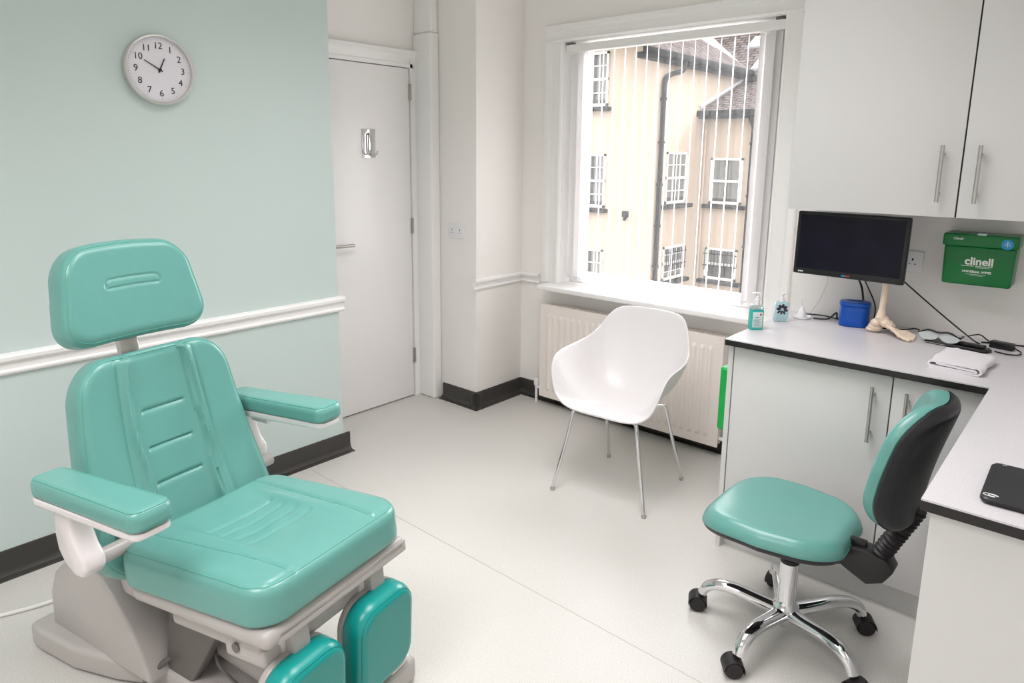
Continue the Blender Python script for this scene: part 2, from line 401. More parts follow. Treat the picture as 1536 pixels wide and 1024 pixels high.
# clock
t = thing('wall_clock', 'round white clock with silver rim and black numerals on mint wall', 'clock'); t.matrix_world = frame((WX, 1.262, 1.93), (0, 1, 0), (0, 0, 1), (1, 0, 0))
CR = .138
g = G(); g.lathe([(0, 0), (CR - .006, 0), (CR, .006), (CR + .001, .03), (CR - .003, .036), (CR - .008, .037), (CR - .012, .033), (CR - .013, .02)], 72); g.build('rim', M['clockrim'], t)
g = G(); g.lathe([(0, .0205), (CR - .013, .0205)], 72); g.build('dial', M['clockface'], t)
for h in range(1, 13):
    a = PI / 2 - h * PI / 6
    text('numeral', str(h), .036, M['ink'], Tr(math.cos(a) * .093, math.sin(a) * .093, .0212), t)
g = G()
for h in range(60):
    a = h * PI / 30; r1 = .119; r0 = .114 if h % 5 == 0 else .117
    g.add([(math.cos(a) * r0 - math.sin(a) * .0006, math.sin(a) * r0 + math.cos(a) * .0006, .0212), (math.cos(a) * r1 - math.sin(a) * .0006, math.sin(a) * r1 + math.cos(a) * .0006, .0212), (math.cos(a) * r1 + math.sin(a) * .0006, math.sin(a) * r1 - math.cos(a) * .0006, .0212), (math.cos(a) * r0 + math.sin(a) * .0006, math.sin(a) * r0 - math.cos(a) * .0006, .0212)], [(0, 1, 2, 3)])
g.build('minute_marks', M['ink'], t, smooth=0)
def hand(name, ang, L, w, z):
    T = Tr(0, 0, z) @ Rot(-ang, 'Z'); g = G(); g.prism([(-w, -.012), (w, -.012), (w * .7, L), (-w * .7, L)], 0, .0015, 'z', T=T); return g.build(name, M['ink'], t)
hand('minute_hand', math.radians(300), .068, .0022, .024); hand('hour_hand', math.radians(25), .05, .0026, .0225)
g = G(); g.lathe([(0, .022), (.006, .022), (.006, .028), (0, .029)], 20); g.build('hub', M['ink'], t)

# window frame, glass, sill, architrave
w1 = thing('window_1', None, None); struct(w1)
GX0, GX1, GZ0, GZ1 = -2.53, -1.475, .866, 2.225; WY0, WY1 = 3.605, 3.665
g = G()
g.box(OX0, GX0, WY0, WY1, OZ0, OZ1, bev=.004); g.box(GX1, OX1, WY0, WY1, OZ0, OZ1, bev=.004)
g.box(GX0 - .01, GX1 + .01, WY0, WY1, OZ0, GZ0, bev=.004); g.box(GX0 - .01, GX1 + .01, WY0, WY1, GZ1, OZ1, bev=.004)
g.build('window_frame', M['gloss'], w1)
g = G(); g.box(GX0 - .005, GX1 + .005, 3.633, 3.637, GZ0 - .005, GZ1 + .005); g.build('pane', M['pane'], w1, smooth=0)
g = G()
# reveal boards
g.box(OX0, OX0 + .004, YB, WY0, OZ0, OZ1); g.box(OX1 - .004, OX1, YB, WY0, OZ0, OZ1); g.box(OX0, OX1, YB, WY0, OZ1 - .004, OZ1)
g.build('reveal', M['gloss'], w1, smooth=0)
g = G(); g.box(-2.70, -1.1, 3.352, 3.62, .77, .80, bev=.006, seg=3); g.build('window_sill', M['gloss'], w1)
AP = [(0, 0), (.0, .022), (.012, .028), (.03, .02), (.055, .018), (.075, .022), (.09, .034), (.118, .036), (.124, .028), (.124, 0)]
g = G()
for x0, sg in ((OX0, -1), (OX1, 1)):
    g.prism([(x0 + sg * d, YB - h) for d, h in AP], .80, OZ1 + .0, 'z')
g.prism([(YB - h, OZ1 + d * .8) for d, h in AP], OX0 - .124, OX1 + .124, 'x')
struct(g.build('trim_7', M['gloss'], smooth=25))

# vertical blind
t = thing('vertical_blind', 'white vertical slat blind turned open in the window', 'blind', (0, 0, 0))
g = G(); g.box(-2.622, -1.318, 3.502, 3.545, 2.205, 2.25, bev=.003)
g.build('headrail', M['gloss'], t)
for x0 in (-2.615, -1.37):
    g = G(); g.box(x0, x0 + .04, 3.505, 3.54, 2.25, 2.262, bev=.002); g.build('bracket', M['grey_d'], t)
xs = [-2.592, -2.552, -2.512, -2.462, -2.386, -2.310, -2.238, -2.166, -2.097, -2.025, -1.952, -1.88, -1.808, -1.735, -1.662, -1.589, -1.516, -1.448, -1.405, -1.375, -1.345]
angs = [66, 62, 52, 33] + [31] * 2 + [29] * 5 + [27] * 5 + [25, 8, 52, 60, 66]
weights = []
for x, a in zip(xs, angs):
    a = math.radians(a); dv = V((-math.sin(a), math.cos(a), 0)); nv = V((math.cos(a), math.sin(a), 0)); w = .0435
    g = G(); n = 6; vs = []
    for z in (.835, 2.203):
        for k in range(n + 1):
            u = -1 + 2 * k / n; vs.append(V((x, 3.552, z)) + dv * (u * w) + nv * (.0035 * (1 - u * u)))
    ff = [(k, k + 1, n + 2 + k, n + 1 + k) for k in range(n)]
    g.add(vs, ff); sl = g.build('slat', M['slat'], t)
    g = G(); g.tube([V((x, 3.552, .838)) - dv * .04 + nv * .004, V((x, 3.552, .838)) + dv * .04 + nv * .004], .005, 8); g.build('slat_weight', M['plastic_w'], sl)
    weights.append(V((x, 3.552, .838)) - dv * .04)
g = G()
for a, b in zip(weights, weights[1:]):
    m_ = (a + b) / 2 + V((0, 0, -.012)); g.tube(cr([a, m_, b], 4), .0014, 6)
g.build('bottom_chain', M['plastic_w'], t)

# radiator
t = thing('radiator', 'cream panel radiator with grille top mounted below the window', 'radiator')
RX0, RX1, RZ0, RZ1, RY = -2.69, -1.462, .062, .672, 3.385
g = G(); nfl = 26; vs = []; fs = []
zs = [RZ0, RZ0 + .045, RZ0 + .065, RZ1 - .075, RZ1 - .055, RZ1]; sub = 8; cols = nfl * sub
amp = [0, 0, 1, 1, 0, 0]
for r_, z in enumerate(zs):
    for c_ in range(cols + 1):
        x = RX0 + (RX1 - RX0) * c_ / cols; ph = (c_ % sub) / sub
        e = c_ / cols; k = amp[r_] * (1 if .03 < e < .97 else 0)
        y = RY - k * .009 * (0, 0, .45, 1, 1, 1, .45, 0)[c_ % sub]
        vs.append((x, y, z))
for r_ in range(len(zs) - 1):
    for c_ in range(cols): a = r_ * (cols + 1) + c_; fs.append((a, a + 1, a + cols + 2, a + cols + 1))
g.add(vs, fs); g.box(RX0, RX1, RY + .0005, RY + .012, RZ0, RZ1, bev=.004); g.build('front_panel', M['rad'], t, smooth=0)
g = G(); g.box(RX0 + .01, RX1 - .01, RY + .055, RY + .065, RZ0, RZ1 - .02, bev=.003); g.box(RX0 + .03, RX1 - .03, RY + .014, RY + .053, RZ0 + .03, RZ1 - .05); g.build('rear_panel', M['rad'], t)
g = G(); g.box(RX0, RX0 + .004, RY + .01, RY + .07, RZ0 + .02, RZ1 - .002, bev=.001); g.build('side_cover', M['rad'], t)
g = G(); g.box(RX1 - .004, RX1, RY + .01, RY + .07, RZ0 + .02, RZ1 - .002, bev=.001); g.build('side_cover', M['rad'], t)
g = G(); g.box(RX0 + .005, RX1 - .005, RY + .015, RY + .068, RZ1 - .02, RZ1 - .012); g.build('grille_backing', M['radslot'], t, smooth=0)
g = G()
for k in range(64):
    x = RX0 + .015 + k * (RX1 - RX0 - .03) / 63; g.box(x, x + .006, RY + .02, RY + .066, RZ1 - .006, RZ1 + .001)
g.box(RX0, RX1, RY + .008, RY + .02, RZ1 - .006, RZ1 + .001); g.box(RX0, RX1, RY + .062, RY + .07, RZ1 - .006, RZ1 + .001); g.box(RX0, RX1, RY + .04, RY + .044, RZ1 - .006, RZ1 + .001)
g.build('top_grille', M['rad'], t, smooth=0)
for x, sg in ((RX0, -1), (RX1, 1)):
    g = G(); g.cyl((x + sg * .045, RY + .03, 0), (x + sg * .045, RY + .03, .12), .009); g.cyl((x - sg * .0, RY + .03, .105), (x + sg * .05, RY + .03, .105), .011)
    g.lathe([(0, 0), (.017, 0), (.019, .02), (.016, .045), (0, .047)], 20, T=Tr(x + sg * .045, RY + .03, .115)); g.build('valve', M['plastic_w'], t)

# ================================================================== WORKTOP AND CUPBOARDS
WT = .90
t = thing('worktop', 'speckled grey L-shaped worktop with black edge on the base units', 'worktop')
poly = [(-1.098, YM), (-1.098, 2.552), (-.235, 2.552), (-.235, 1.59), (.47, 1.59), (.47, YM)]
g = G(); g.prism(poly, WT - .004, WT, 'z'); g.build('laminate_surface', M['top'], t, smooth=0)
g = G(); g.prism([(x + (.0008 if x > -.9 and x < .4 and 0 else 0), y) for x, y in poly], WT - .026, WT - .0042, 'z'); g.build('black_edge', M['edge'], t, smooth=0)
def bar_handle(parent, x, y, z0, z1, r=.0065, out=.032):
    g = G(); g.cyl((x, y - out, z0), (x, y - out, z1), r, 16)
    for z in (z0 + .03, z1 - .03): g.cyl((x, y - out, z), (x, y, z), r * .8, 12)
    return g.build('handle', M['steel'], parent)
t = thing('base_cupboard', 'white two-door base cupboard under the worktop behind the stool', 'cupboard')
g = G()
g.box(-1.092, -1.072, 2.578, YM - .002, 0, .873, bev=.001); g.box(-.20, -.18, 2.60, YM - .002, .0, .873); g.box(-1.072, -.2, 2.602, YM - .002, .1, .118); g.box(-1.072, -.2, YM - .01, YM - .001, .1, .873); g.box(-1.072, -.2, 2.602, 2.7, .855, .873)
g.build('carcass', M['lam'], t, smooth=0)
g = G(); g.box(-1.072, -.2, 2.622, 2.638, 0, .1); g.build('plinth', M['lam'], t, smooth=0)
dd = G(); dd.box(-1.069, -.509, 2.58, 2.598, .103, .868, bev=.0015); dd = dd.build('cupboard_door', M['lam'], t); bar_handle(dd, -.561, 2.58, .625, .825)
dd = G(); dd.box(-.505, -.205, 2.58, 2.598, .103, .868, bev=.0015); dd = dd.build('cupboard_door', M['lam'], t); bar_handle(dd, -.455, 2.58, .625, .825)
t = thing('desk_end_unit', 'white floor-standing panelled unit carrying the near end of the worktop', 'desk unit')
g = G(); g.box(-.218, .462, 1.612, 1.632, 0, .873, bev=.001); g.build('end_panel', M['lam'], t, smooth=0)
g = G(); g.box(-.218, -.2, 1.633, 2.56, 0, .873, bev=.001); g.build('side_panel', M['lam'], t, smooth=0)

t = thing('wall_cupboard', 'pale grey two-door wall cupboard hanging above the worktop', 'cupboard')
CY = 2.93
g = G(); g.box(-1.034, .46, CY + .02, YM - .001, 1.392, 2.36, bev=.001); g.build('carcass', M['lam'], t, smooth=0)
dd = G(); dd.box(-1.034, -.446, CY, CY + .018, 1.392, 2.36, bev=.0012); dd = dd.build('cupboard_door', M['lam'], t); bar_handle(dd, -.503, CY, 1.446, 1.646, .0068)
dd = G(); dd.box(-.441, .147, CY, CY + .018, 1.392, 2.36, bev=.0012); dd = dd.build('cupboard_door', M['lam'], t); bar_handle(dd, -.39, CY, 1.446, 1.646, .0068)
g = G(); g.box(.151, .46, CY, CY + .018, 1.392, 2.36, bev=.0012); g.build('cupboard_door', M['lam'], t)
g = G(); g.box(-.4458, -.4412, CY + .002, CY + .021, 1.393, 2.36); g.build('door_gap', M['dark'], t, smooth=0)

# green container between radiator and base unit
t = thing('green_container', 'bright green plastic container hanging between radiator and base cupboard', 'container')
g = G(); g.pad(.03, .085, .29, .015, .01, 12, 12, T=Tr(-1.205, 2.92, .40)); g.build('body', M['greenbin'], t)
g = G(); g.pad(.022, .05, .06, .012, .01, 10, 10, T=Tr(-1.205, 2.94, .70)); g.build('cap', M['orange'], t)
g = G(); g.box(-1.176, -1.0925, 2.88, 2.95, .6, .62, bev=.001); g.build('hanger', M['plastic_w'], t)

# ================================================================== MONITOR
MY = 3.0
t = thing('monitor', 'black flat screen mounted on the wall above the worktop', 'monitor')
g = G(); T = frame((-.804, MY + .03, 1.248), (1, 0, 0), (0, 0, 1), (0, -1, 0)) @ Rot(math.radians(-.6), 'Z')
g.box(-.21, .21, -.131, .131, 0, .03, bev=.006, seg=3, T=T); g.build('housing', M['black'], t)
g = G(); g.box(-.196, .196, -.106, .118, .0298, .0306, T=T); g.build('screen', M['screen'], t, smooth=0)
g = G()
for k, w_ in enumerate((.003, .0022, .003, .0025, .003)): g.box(-.188 + k * .0042, -.188 + k * .0042 + w_, -.1225, -.1175, .0301, .0306, T=T)
g.build('brand_mark', M['print_w'], t, smooth=0)
g = G()
for k in range(2): g.box(-.016 + k * .008, -.010 + k * .008, -.123, -.117, .0301, .0306, T=T)
es = g.build('energy_sticker', M['sticker_b'], t, smooth=0)
g = G()
for k in range(2): g.box(.0 + k * .008, .006 + k * .008, -.123, -.117, .0301, .0306, T=T)
g.build('red_stripe', M['sticker_r'], es, smooth=0)
g = G(); g.box(-.06, .06, -.05, .05, -.02, 0, bev=.005, T=T); g.tube([(-.804, MY + .04, 1.25), (-.804, YM - .01, 1.25)], .02, 14); g.box(-.85, -.76, YM - .02, YM - .001, 1.18, 1.32, bev=.002); g.build('wall_bracket', M['black'], t)

# ================================================================== GREEN WIPES BOX
t = thing('wipes_dispenser', 'green lidded wipes box on the wall under the cupboard', 'dispenser')
BY = 3.13; bx0, bx1 = -.497, -.268
g = G(); T = frame(((bx0 + bx1) / 2, YM - .002, 1.125), (1, 0, 0), (0, 0, 1), (0, -1, 0))
hw = (bx1 - bx0) / 2
g.prism([(-hw + .004, 0), (hw - .004, 0), (hw, .15), (-hw, .15)], 0, .125, 'z', bev=.008, seg=3, T=T); g.build('tray', M['greenbox'], t)
g = G(); g.box(-hw - .006, hw + .006, .148, .195, 0, .135, bev=.006, seg=3, T=T); lid = g.build('lid', M['greenbox'], t)
g = G(); g.box(-.012, .018, .19, .2, .10, .134, bev=.003, T=T); g.build('catch', M['label'], t)
text('logo', 'clinell', .040, M['print_w'], T @ Tr(.004, .092, .1255), t, off=.0011)
text('legend', 'UNIVERSAL WIPES', .0115, M['print_w'], T @ Tr(.0, .053, .1255), t, off=.0003)
g = G(); g.box(-.052, -.012, .0735, .0755, .125, .1257, T=T); g.box(-.006, .048, .0735, .0755, .125, .1257, T=T); g.box(-.006, .042, .069, .070, .125, .1257, T=T)
g.box(-.035, .03, .0425, .0435, .125, .1257, T=T); g.box(-.02, .022, .0385, .0392, .125, .1257, T=T); g.build('underline', M['print_w'], t, smooth=0)
text('lid_mark', 'Clinell', .0125, M['print_w'], T @ Tr(-.07, .176, .1355), t, off=.0002)
g = G(); g.lathe([(0, 0), (.019, 0), (.019, .0008), (0, .0008)], 32, T=T @ Tr(.085, .165, .1352)); g.build('round_sticker', M['sticker_b'], t)
g = G()
for k in range(3): g.box(-.011 + k * .002, .011 - k * .001, -.004 + k * .005, -.003 + k * .005, .0008, .0012, T=T @ Tr(.085, .165, .1352))
g.box(-.0008, .0008, -.01, .012, .0008, .0012, T=T @ Tr(.085, .165, .1352)); g.build('sticker_print', M['print_w'], t, smooth=0)

# ================================================================== SMALL THINGS ON THE WORKTOP
# teal gel pump bottle
t = thing('gel_bottle', 'turquoise hand gel pump bottle at the left end of the worktop', 'bottle', (-1.072, 2.78, WT), math.radians(42))
g = G(); g.pad(.027, .019, .086, .009, .006, 14, 14, rb=.004, T=Tr(0, 0, .0)); g.build('gel', M['gel'], t)
g = G(); g.pad(.0275, .0195, .019, .0092, .012, 14, 14, rb=.001, T=Tr(0, 0, .087)); g.build('bottle_shoulder', M['clear'], t)
g = G(); g.box(-.02, .02, -.0200, -.0192, .012, .076, bev=.0003); lb = g.build('label', M['label'], t)
g = G()
for k in range(7): g.box(-.016, .014 - .004 * (k % 3), -.0204, -.0201, .018 + k * .0045, .0195 + k * .0045)
g.box(-.010, .004, -.0204, -.0201, .052, .056); g.build('label_print', M['label_ink'], lb, smooth=0)
g = G(); g.box(.008, .015, -.0204, -.0201, .062, .070); g.build('red_mark', M['sticker_r'], lb, smooth=0)
g = G(); g.lathe([(0, 0), (.0105, 0), (.0105, .022), (.006, .023), (.006, .032), (.0045, .034), (.0045, .045), (0, .045)], 20, T=Tr(0, 0, .105)); g.box(-.026, .012, -.006, .006, .148, .156, bev=.003); g.build('pump', M['plastic_w'], t)
# sanitizer with flower print
t = thing('sanitizer_bottle', 'clear pale blue bottle with dark flower print beside the window', 'bottle', (-1.047, 2.995, WT), math.radians(38))
g = G(); g.pad(.029, .016, .088, .008, .008, 14, 14, rb=.004); g.build('bottle_body', M['clearblue'], t)
g = G(); g.lathe([(0, 0), (.009, 0), (.009, .018), (.006, .02), (.005, .03), (.008, .032), (.008, .038), (0, .04)], 20, T=Tr(0, 0, .086)); g.box(-.008, .014, -.004, .004, .118, .126, bev=.002); g.build('pump', M['plastic_w'], t)
g = G()
for k in range(8):
    a = math.radians(80 + k * 45); r0 = .0155 if k != 4 else .012; cxp = -.002 + math.cos(a) * r0; czp = .055 + math.sin(a) * r0 * 1.05
    n = 14; vs = []
    for q in range(n):
        b = 2 * PI * q / n; u, w = math.cos(b) * .0092, math.sin(b) * (.0062 if k in (0, 1, 2, 6, 7) else .0042)
        vs.append((cxp + u * math.cos(a) - w * math.sin(a), -.0166, czp + u * math.sin(a) + w * math.cos(a)))
    g.add(vs, [tuple(range(n))])
g.build('flower_print', M['petal'], t, smooth=0)
# small white boat-shaped holder
t = thing('white_charger', 'small white upright charger on round dish beside the wall', 'charger', (-1.0, 3.12, WT))
g = G(); g.lathe([(0, 0), (.032, 0), (.037, .004), (.039, .012), (.036, .012), (.033, .007), (0, .006)], 32); g.build('dish', M['plastic_w'], t)
g = G(); g.lathe([(0, .006), (.016, .006), (.017, .02), (.013, .034), (.008, .045), (.003, .056), (0, .058)], 20)
g.tube(cr([(0, 0, .05), (-.006, .0, .07), (-.003, 0, .085)], 4), [.004] * 4 + [.003] * 4 + [.001], 8); g.build('upright', M['plastic_w'], t)
# blue tub
t = thing('blue_tub', 'blue oval plastic tub with lid under the black screen', 'tub', (-.79, 3.13, WT), math.radians(12))
g = G(); g.pad(.058, .042, .088, .036, .004, 24, 24, rb=.008); g.build('tub', M['blue'], t)
g = G(); g.pad(.0605, .0445, .018, .038, .007, 24, 24, rb=.002, T=Tr(0, 0, .0885), top=lambda x, y: -.003 if abs(x) < .03 and abs(y) < .02 else 0); g.build('lid', M['blue'], t)
# skeleton foot
t = thing('skeleton_foot_model', 'cream skeleton foot and lower leg model standing below the screen', 'anatomical model', (-.684, 3.072, WT), math.radians(-14)); t.scale = (1.1, 1.3, 1)
g = G(); g.tube(cr([(.012, -.004, .066), (.013, -.004, .11), (.017, -.004, .18), (.020, -.004, .235)], 8), [.019 - .008 * min(1, k / 7) + (.002 * max(0, k - 16) / 8) for k in range(25)], 16); g.build('shin_bone', M['bone'], t)
g = G(); g.tube(cr([(-.004, .012, .058), (-.001, .013, .11), (.004, .011, .18), (.007, .010, .235)], 8), [.010 - .004 * min(1, k / 6) for k in range(25)], 12); g.build('calf_bone', M['bone'], t)
g = G(); g.ball((-.008, 0, .022), (.026, .018, .020)); g.ball((-.018, .0, .012), (.022, .019, .012)); g.ball((-.002, -.006, .042), (.02, .017, .018)); g.build('heel_bone', M['bone'], t)
g = G(); g.ball((.014, 0, .058), (.024, .02, .019)); g.ball((.032, -.006, .046), (.018, .016, .017)); g.ball((.034, .012, .042), (.015, .013, .015)); g.ball((.047, -.008, .039), (.013, .012, .014)); g.ball((.046, .010, .034), (.012, .012, .013)); g.build('ankle_bones', M['bone'], t)
for k in range(5):
    y0 = -.016 + k * .008; y1 = -.034 + k * .0165; zt_ = .040 - k * .004
    L_ = [1, 1.02, .98, .93, .86][k]
    g = G(); pts = cr([(.046, y0, zt_), (.072 * L_, (y0 + y1) / 2, zt_ - .007), (.10 * L_, y1, .017), (.122 * L_, y1 * 1.05, .010), (.139 * L_, y1 * 1.05, .006)], 6)
    rr = [.0062, .005, .0045, .0042, .0042, .005, .0062, .005, .004, .0038, .0038, .0042, .0058, .0046, .0038, .0036, .004, .005, .0052, .0042, .0038, .0038, .0042, .0045, .003]
    g.tube(pts, [r_ * (1.6 if k == 0 else 1.3) for r_ in rr], 10); g.build('toe_bones', M['bone'], t)
# folded towel
t = thing('folded_towel', 'white towel folded in layers on the worktop near its corner', 'towel', (-.345, 2.76, WT), math.radians(-4))
def ribbon(path, th, y0, y1, name, m, parent):
    g = G(); P = [V(p) for p in path]; n = len(P); a = []; b = []
    for i in range(n):
        d = (P[min(n - 1, i + 1)] - P[max(0, i - 1)]).normalized(); nn = V((-d.y, d.x)); a.append(P[i] + nn * th / 2); b.append(P[i] - nn * th / 2)
    loop = a + b[::-1]; N = len(loop); vs = [(p.x, y0, p.y) for p in loop] + [(p.x, y1, p.y) for p in loop]; K = 8; vs = []
    for k in range(K + 1):
        y = y0 + (y1 - y0) * k / K; vs += [(p.x + .003 * math.sin(k * 1.3), y, p.y + .0012 * math.sin(k * 1.1 + p.x * 30) * (p.y / .03)) for p in loop]
    fs = [(k * N + i, k * N + (i + 1) % N, (k + 1) * N + (i + 1) % N, (k + 1) * N + i) for k in range(K) for i in range(N)]
    for i in range(n - 1):
        fs.append((i, i + 1, N - 2 - i, N - 1 - i)); o = K * N; fs.append((o + i, o + N - 1 - i, o + N - 2 - i, o + i + 1))
    g.add(vs, fs); return g.build(name, m, parent, smooth=50)
def arc(cx, cz, r_, a0, a1, n=8): return [(cx + r_ * math.cos(math.radians(a0 + (a1 - a0) * k / n)), cz + r_ * math.sin(math.radians(a0 + (a1 - a0) * k / n))) for k in range(n + 1)]
path = [(-.05, .0215), (.02, .018), (.055, .0165)] + arc(.062, .0125, .004, 90, -90, 4)[0:] + [(.0, .0095)] + [(-.06, .0105)] + arc(-.064, .0185, .0085, 270, 90, 8) + [(0, .0275), (.06, .026)] + arc(.068, .0155, .011, 85, -90, 8) + [(.02, .0035), (-.06, .0035), (-.07, .0035)]
ribbon([(x, z) for x, z in path], .0065, -.105, .115, 'towel_layers', M['towel'], t)
g = G(); g.pad(.02, .05, .02, .01, .008, 10, 10, T=Tr(-.052, .135, 0)); 
ribbon([(-.085, .0045), (-.07, .022), (-.04, .0265), (.0, .02)], .006, .06, .13, 'towel_corner', M['towel'], t)
# black phone tray with safety glasses
t = thing('black_tray', 'slim black tray lying on the worktop beneath the green box', 'tray', (-.40, 3.045, WT), math.radians(-10))
g = G(); g.pad(.11, .035, .012, .03, .005, 30, 16, rb=.003); g.box(-.02, .09, -.015, .02, .012, .022, bev=.004); g.build('body', M['black'], t)
g = G(); g.box(-.105, -.03, -.0352, -.034, .004, .006); g.build('trim_strip', M['grey_p'], t, smooth=0)
t = thing('safety_glasses', 'clear safety glasses resting on the slim black tray', 'glasses', (-.445, 3.03, WT + .013), math.radians(-8)); t.scale = (1.25, 1.1, 1.2)
g = G()
for cx in (-.04, .018):
    vs = []; n = 20
    for k in range(n):
        b = 2 * PI * k / n; vs.append((cx + .028 * math.cos(b), -.012 + .006 * math.cos(b) ** 2, .018 + .017 * math.sin(b)))
    g.add(vs, [tuple(range(n))])
g.build('lens', M['visor'], t)
g = G(); g.tube(cr([(-.068, -.004, .02), (-.04, -.012, .034), (-.011, -.012, .03), (.018, -.012, .034), (.046, -.004, .02)], 5), .003, 8)
g.tube(cr([(-.066, -.004, .02), (-.06, .05, .018), (-.05, .085, .006)], 5), .003, 8); g.tube(cr([(.046, -.004, .02), (.04, .05, .018), (.03, .085, .006)], 5), .003, 8); g.build('glasses_frame', M['black'], t)
t = thing('power_adapter', 'black power adapter with curled lead behind the slim tray', 'adapter', (-.262, 3.125, WT), math.radians(-15))
g = G(); g.box(-.045, .03, -.018, .018, 0, .026, bev=.004); g.build('body', M['black'], t)
g = G(); g.tube(cr([(.03, 0, .012), (.06, -.02, .006), (.07, -.06, .004), (.045, -.085, .004), (.0, -.08, .004)], 6), .0025, 8); g.tube(cr([(-.045, 0, .012), (-.07, .02, .02), (-.1, .03, .03), (-.13, .01, .02)], 6), .0025, 8); g.build('lead', M['black'], t)
# tablet / laptop
t = thing('notebook_computer', 'closed black notebook computer lying at the near end of the worktop', 'notebook computer', (0.025, 1.765, WT), math.radians(1))
g = G(); g.pad(.17, .112, .015, .018, .004, 24, 24, rb=.006, T=Tr(0, 0, .0)); g.build('case', M['black_s'], t)
g = G()
for k, (ra, rb_) in enumerate(((.013, .007), (.009, .0045))):
    pts = [(-.152 + ra * math.cos(2 * PI * q / 28) * (1 if k == 0 else .8) + k * .003, -.093 + rb_ * math.sin(2 * PI * q / 28), .0153) for q in range(25)]
    g.tube(pts, .0008, 6)
g.build('logo', M['print_w'], t)
g = G(); g.box(-.150, -.142, .098, .102, .0149, .0154); g.build('small_mark', M['grey_p'], t, smooth=0)
# cables
def cable(label, pts, r, m, name='cable', grp=None):
    g = G(); g.tube(cr(pts, 8), r, 8); return tag(g.build(name, m), label, 'cable', grp)
cable('thin white cable hanging from the left of the black screen', [(-.945, MY + .05, 1.16), (-.94, YM - .03, 1.08), (-.955, YM - .025, 1.0), (-.985, YM - .03, .93), (-1.0, YM - .04, .905)], .0018, M['cable_w'])
cable('black cable looping from the screen down behind the blue tub', [(-.80, MY + .06, 1.16), (-.80, YM - .03, 1.06), (-.785, YM - .02, .98), (-.77, YM - .02, .904)], .0045, M['black'])
cable('short black cable beside the loop behind the blue tub', [(-.775, MY + .06, 1.16), (-.77, YM - .03, 1.05), (-.74, YM - .02, .98), (-.735, YM - .03, .92)], .0028, M['black'])
cable('straight black cable running diagonally from screen to the worktop clutter', [(-.63, MY + .05, 1.15), (-.60, 3.12, 1.10), (-.48, 3.17, .99), (-.37, 3.15, .915), (-.34, 3.13, .906)], .003, M['black'])
cable('black cable lying along the wall at the right end of the worktop', [(-.34, 3.17, .904), (-.25, 3.2, .904), (-.1, 3.235, .904), (.2, 3.245, .904)], .003, M['black'])
cable('black lead lying left of the blue tub with its plug end', [(-1.02, 3.2, .904), (-.95, 3.225, .904), (-.9, 3.21, .904), (-.86, 3.19, .904)], .0025, M['black'])
cable('knotted black lead on the worktop beside the blue tub', [(-.955, 3.135, .905), (-.92, 3.14, .906), (-.895, 3.15, .91), (-.88, 3.2, .93), (-.87, 3.18, .912), (-.86, 3.19, .905)], .0035, M['black'])
cable('black lead crossing from the blue tub behind the skeleton foot', [(-.735, 3.13, .905), (-.68, 3.14, .906), (-.6, 3.15, .912), (-.56, 3.16, .92), (-.50, 3.13, .906), (-.47, 3.11, .905)], .003, M['black'])
cable('thick white cable on the floor along the dark skirting', [(-2.94, -.2, .008), (-2.86, .1, .008), (-2.76, .4, .007), (-2.70, .6, .007), (-2.72, .82, .007), (-2.66, .95, .007)], .007, M['cable_w'])

# ================================================================== WHITE ARMCHAIR
t = thing('tub_armchair', 'white moulded tub armchair on four chrome legs before the radiator', 'chair', (-1.69, 2.79, 0), math.radians(4))
half = [(0, -.245, .425), (.11, -.247, .426), (.19, -.242, .438), (.245, -.232, .475), (.272, -.222, .53), (.288, -.208, .59), (.296, -.178, .638), (.30, -.12, .66), (.299, -.03, .668), (.29, .05, .678), (.268, .12, .70), (.238, .178, .748), (.212, .215, .80), (.17, .245, .836), (.10, .262, .848), (0, .267, .85)]
rimh = cr(half, 5); rim = rimh + [V((-p.x, p.y, p.z)) for p in rimh[-2:0:-1]]
N = len(rim); rings = 26; vs = []
for i in range(N):
    R_ = rim[i]; ang = math.atan2(R_.x, -R_.y)
    sx = math.copysign(abs(math.sin(ang)) ** .75, math.sin(ang)); cy_ = math.copysign(abs(math.cos(ang)) ** .75, math.cos(ang))
    B = V((sx * .205, -cy_ * (.22 if cy_ > 0 else .165) + .0, .425))
    frontness = max(0, cy_)
    B2 = V((B.x * 1.13 + 0, B.y * 1.12, .425 + .05 * (1 - frontness)))
    if frontness > 0: B2.z = .425 + .05 * (1 - frontness) ; B2.y = max(B2.y, -.235)
    c0 = V((0, 0, .418))
    for k in range(rings + 1):
        s_ = (k + .0) / rings; a_ = (1 - s_) ** 3; b_ = 3 * s_ * (1 - s_) ** 2; c_ = 3 * s_ * s_ * (1 - s_); d_ = s_ ** 3
        p = c0 * a_ + V((B.x * .62, B.y * .62, .41)) * b_ + B2 * c_ + R_ * d_
        vs.append(p)
fs = []
for i in range(N):
    j = (i + 1) % N
    for k in range(rings): fs.append((i * (rings + 1) + k, j * (rings + 1) + k, j * (rings + 1) + k + 1, i * (rings + 1) + k + 1))
g = G(); g.add(vs, fs); sh = g.build('seat_shell', M['shell_w'], t, smooth=180)
md = sh.modifiers.new('thick', 'SOLIDIFY'); md.thickness = .009; md.offset = 0
md = sh.modifiers.new('bev', 'SUBSURF'); md.levels = 1; md.render_levels = 1
g = G(); 
for s_ in (-1, 1):
    g.tube(cr([(s_ * .14, -.15, .402), (s_ * .10, -.11, .398), (s_ * .10, .08, .398), (s_ * .12, .10, .400)], 6), .008, 10)
g.tube([(-.10, 0, .398), (.10, 0, .398)], .008, 10); g.build('under_frame', M['chrome'], t)
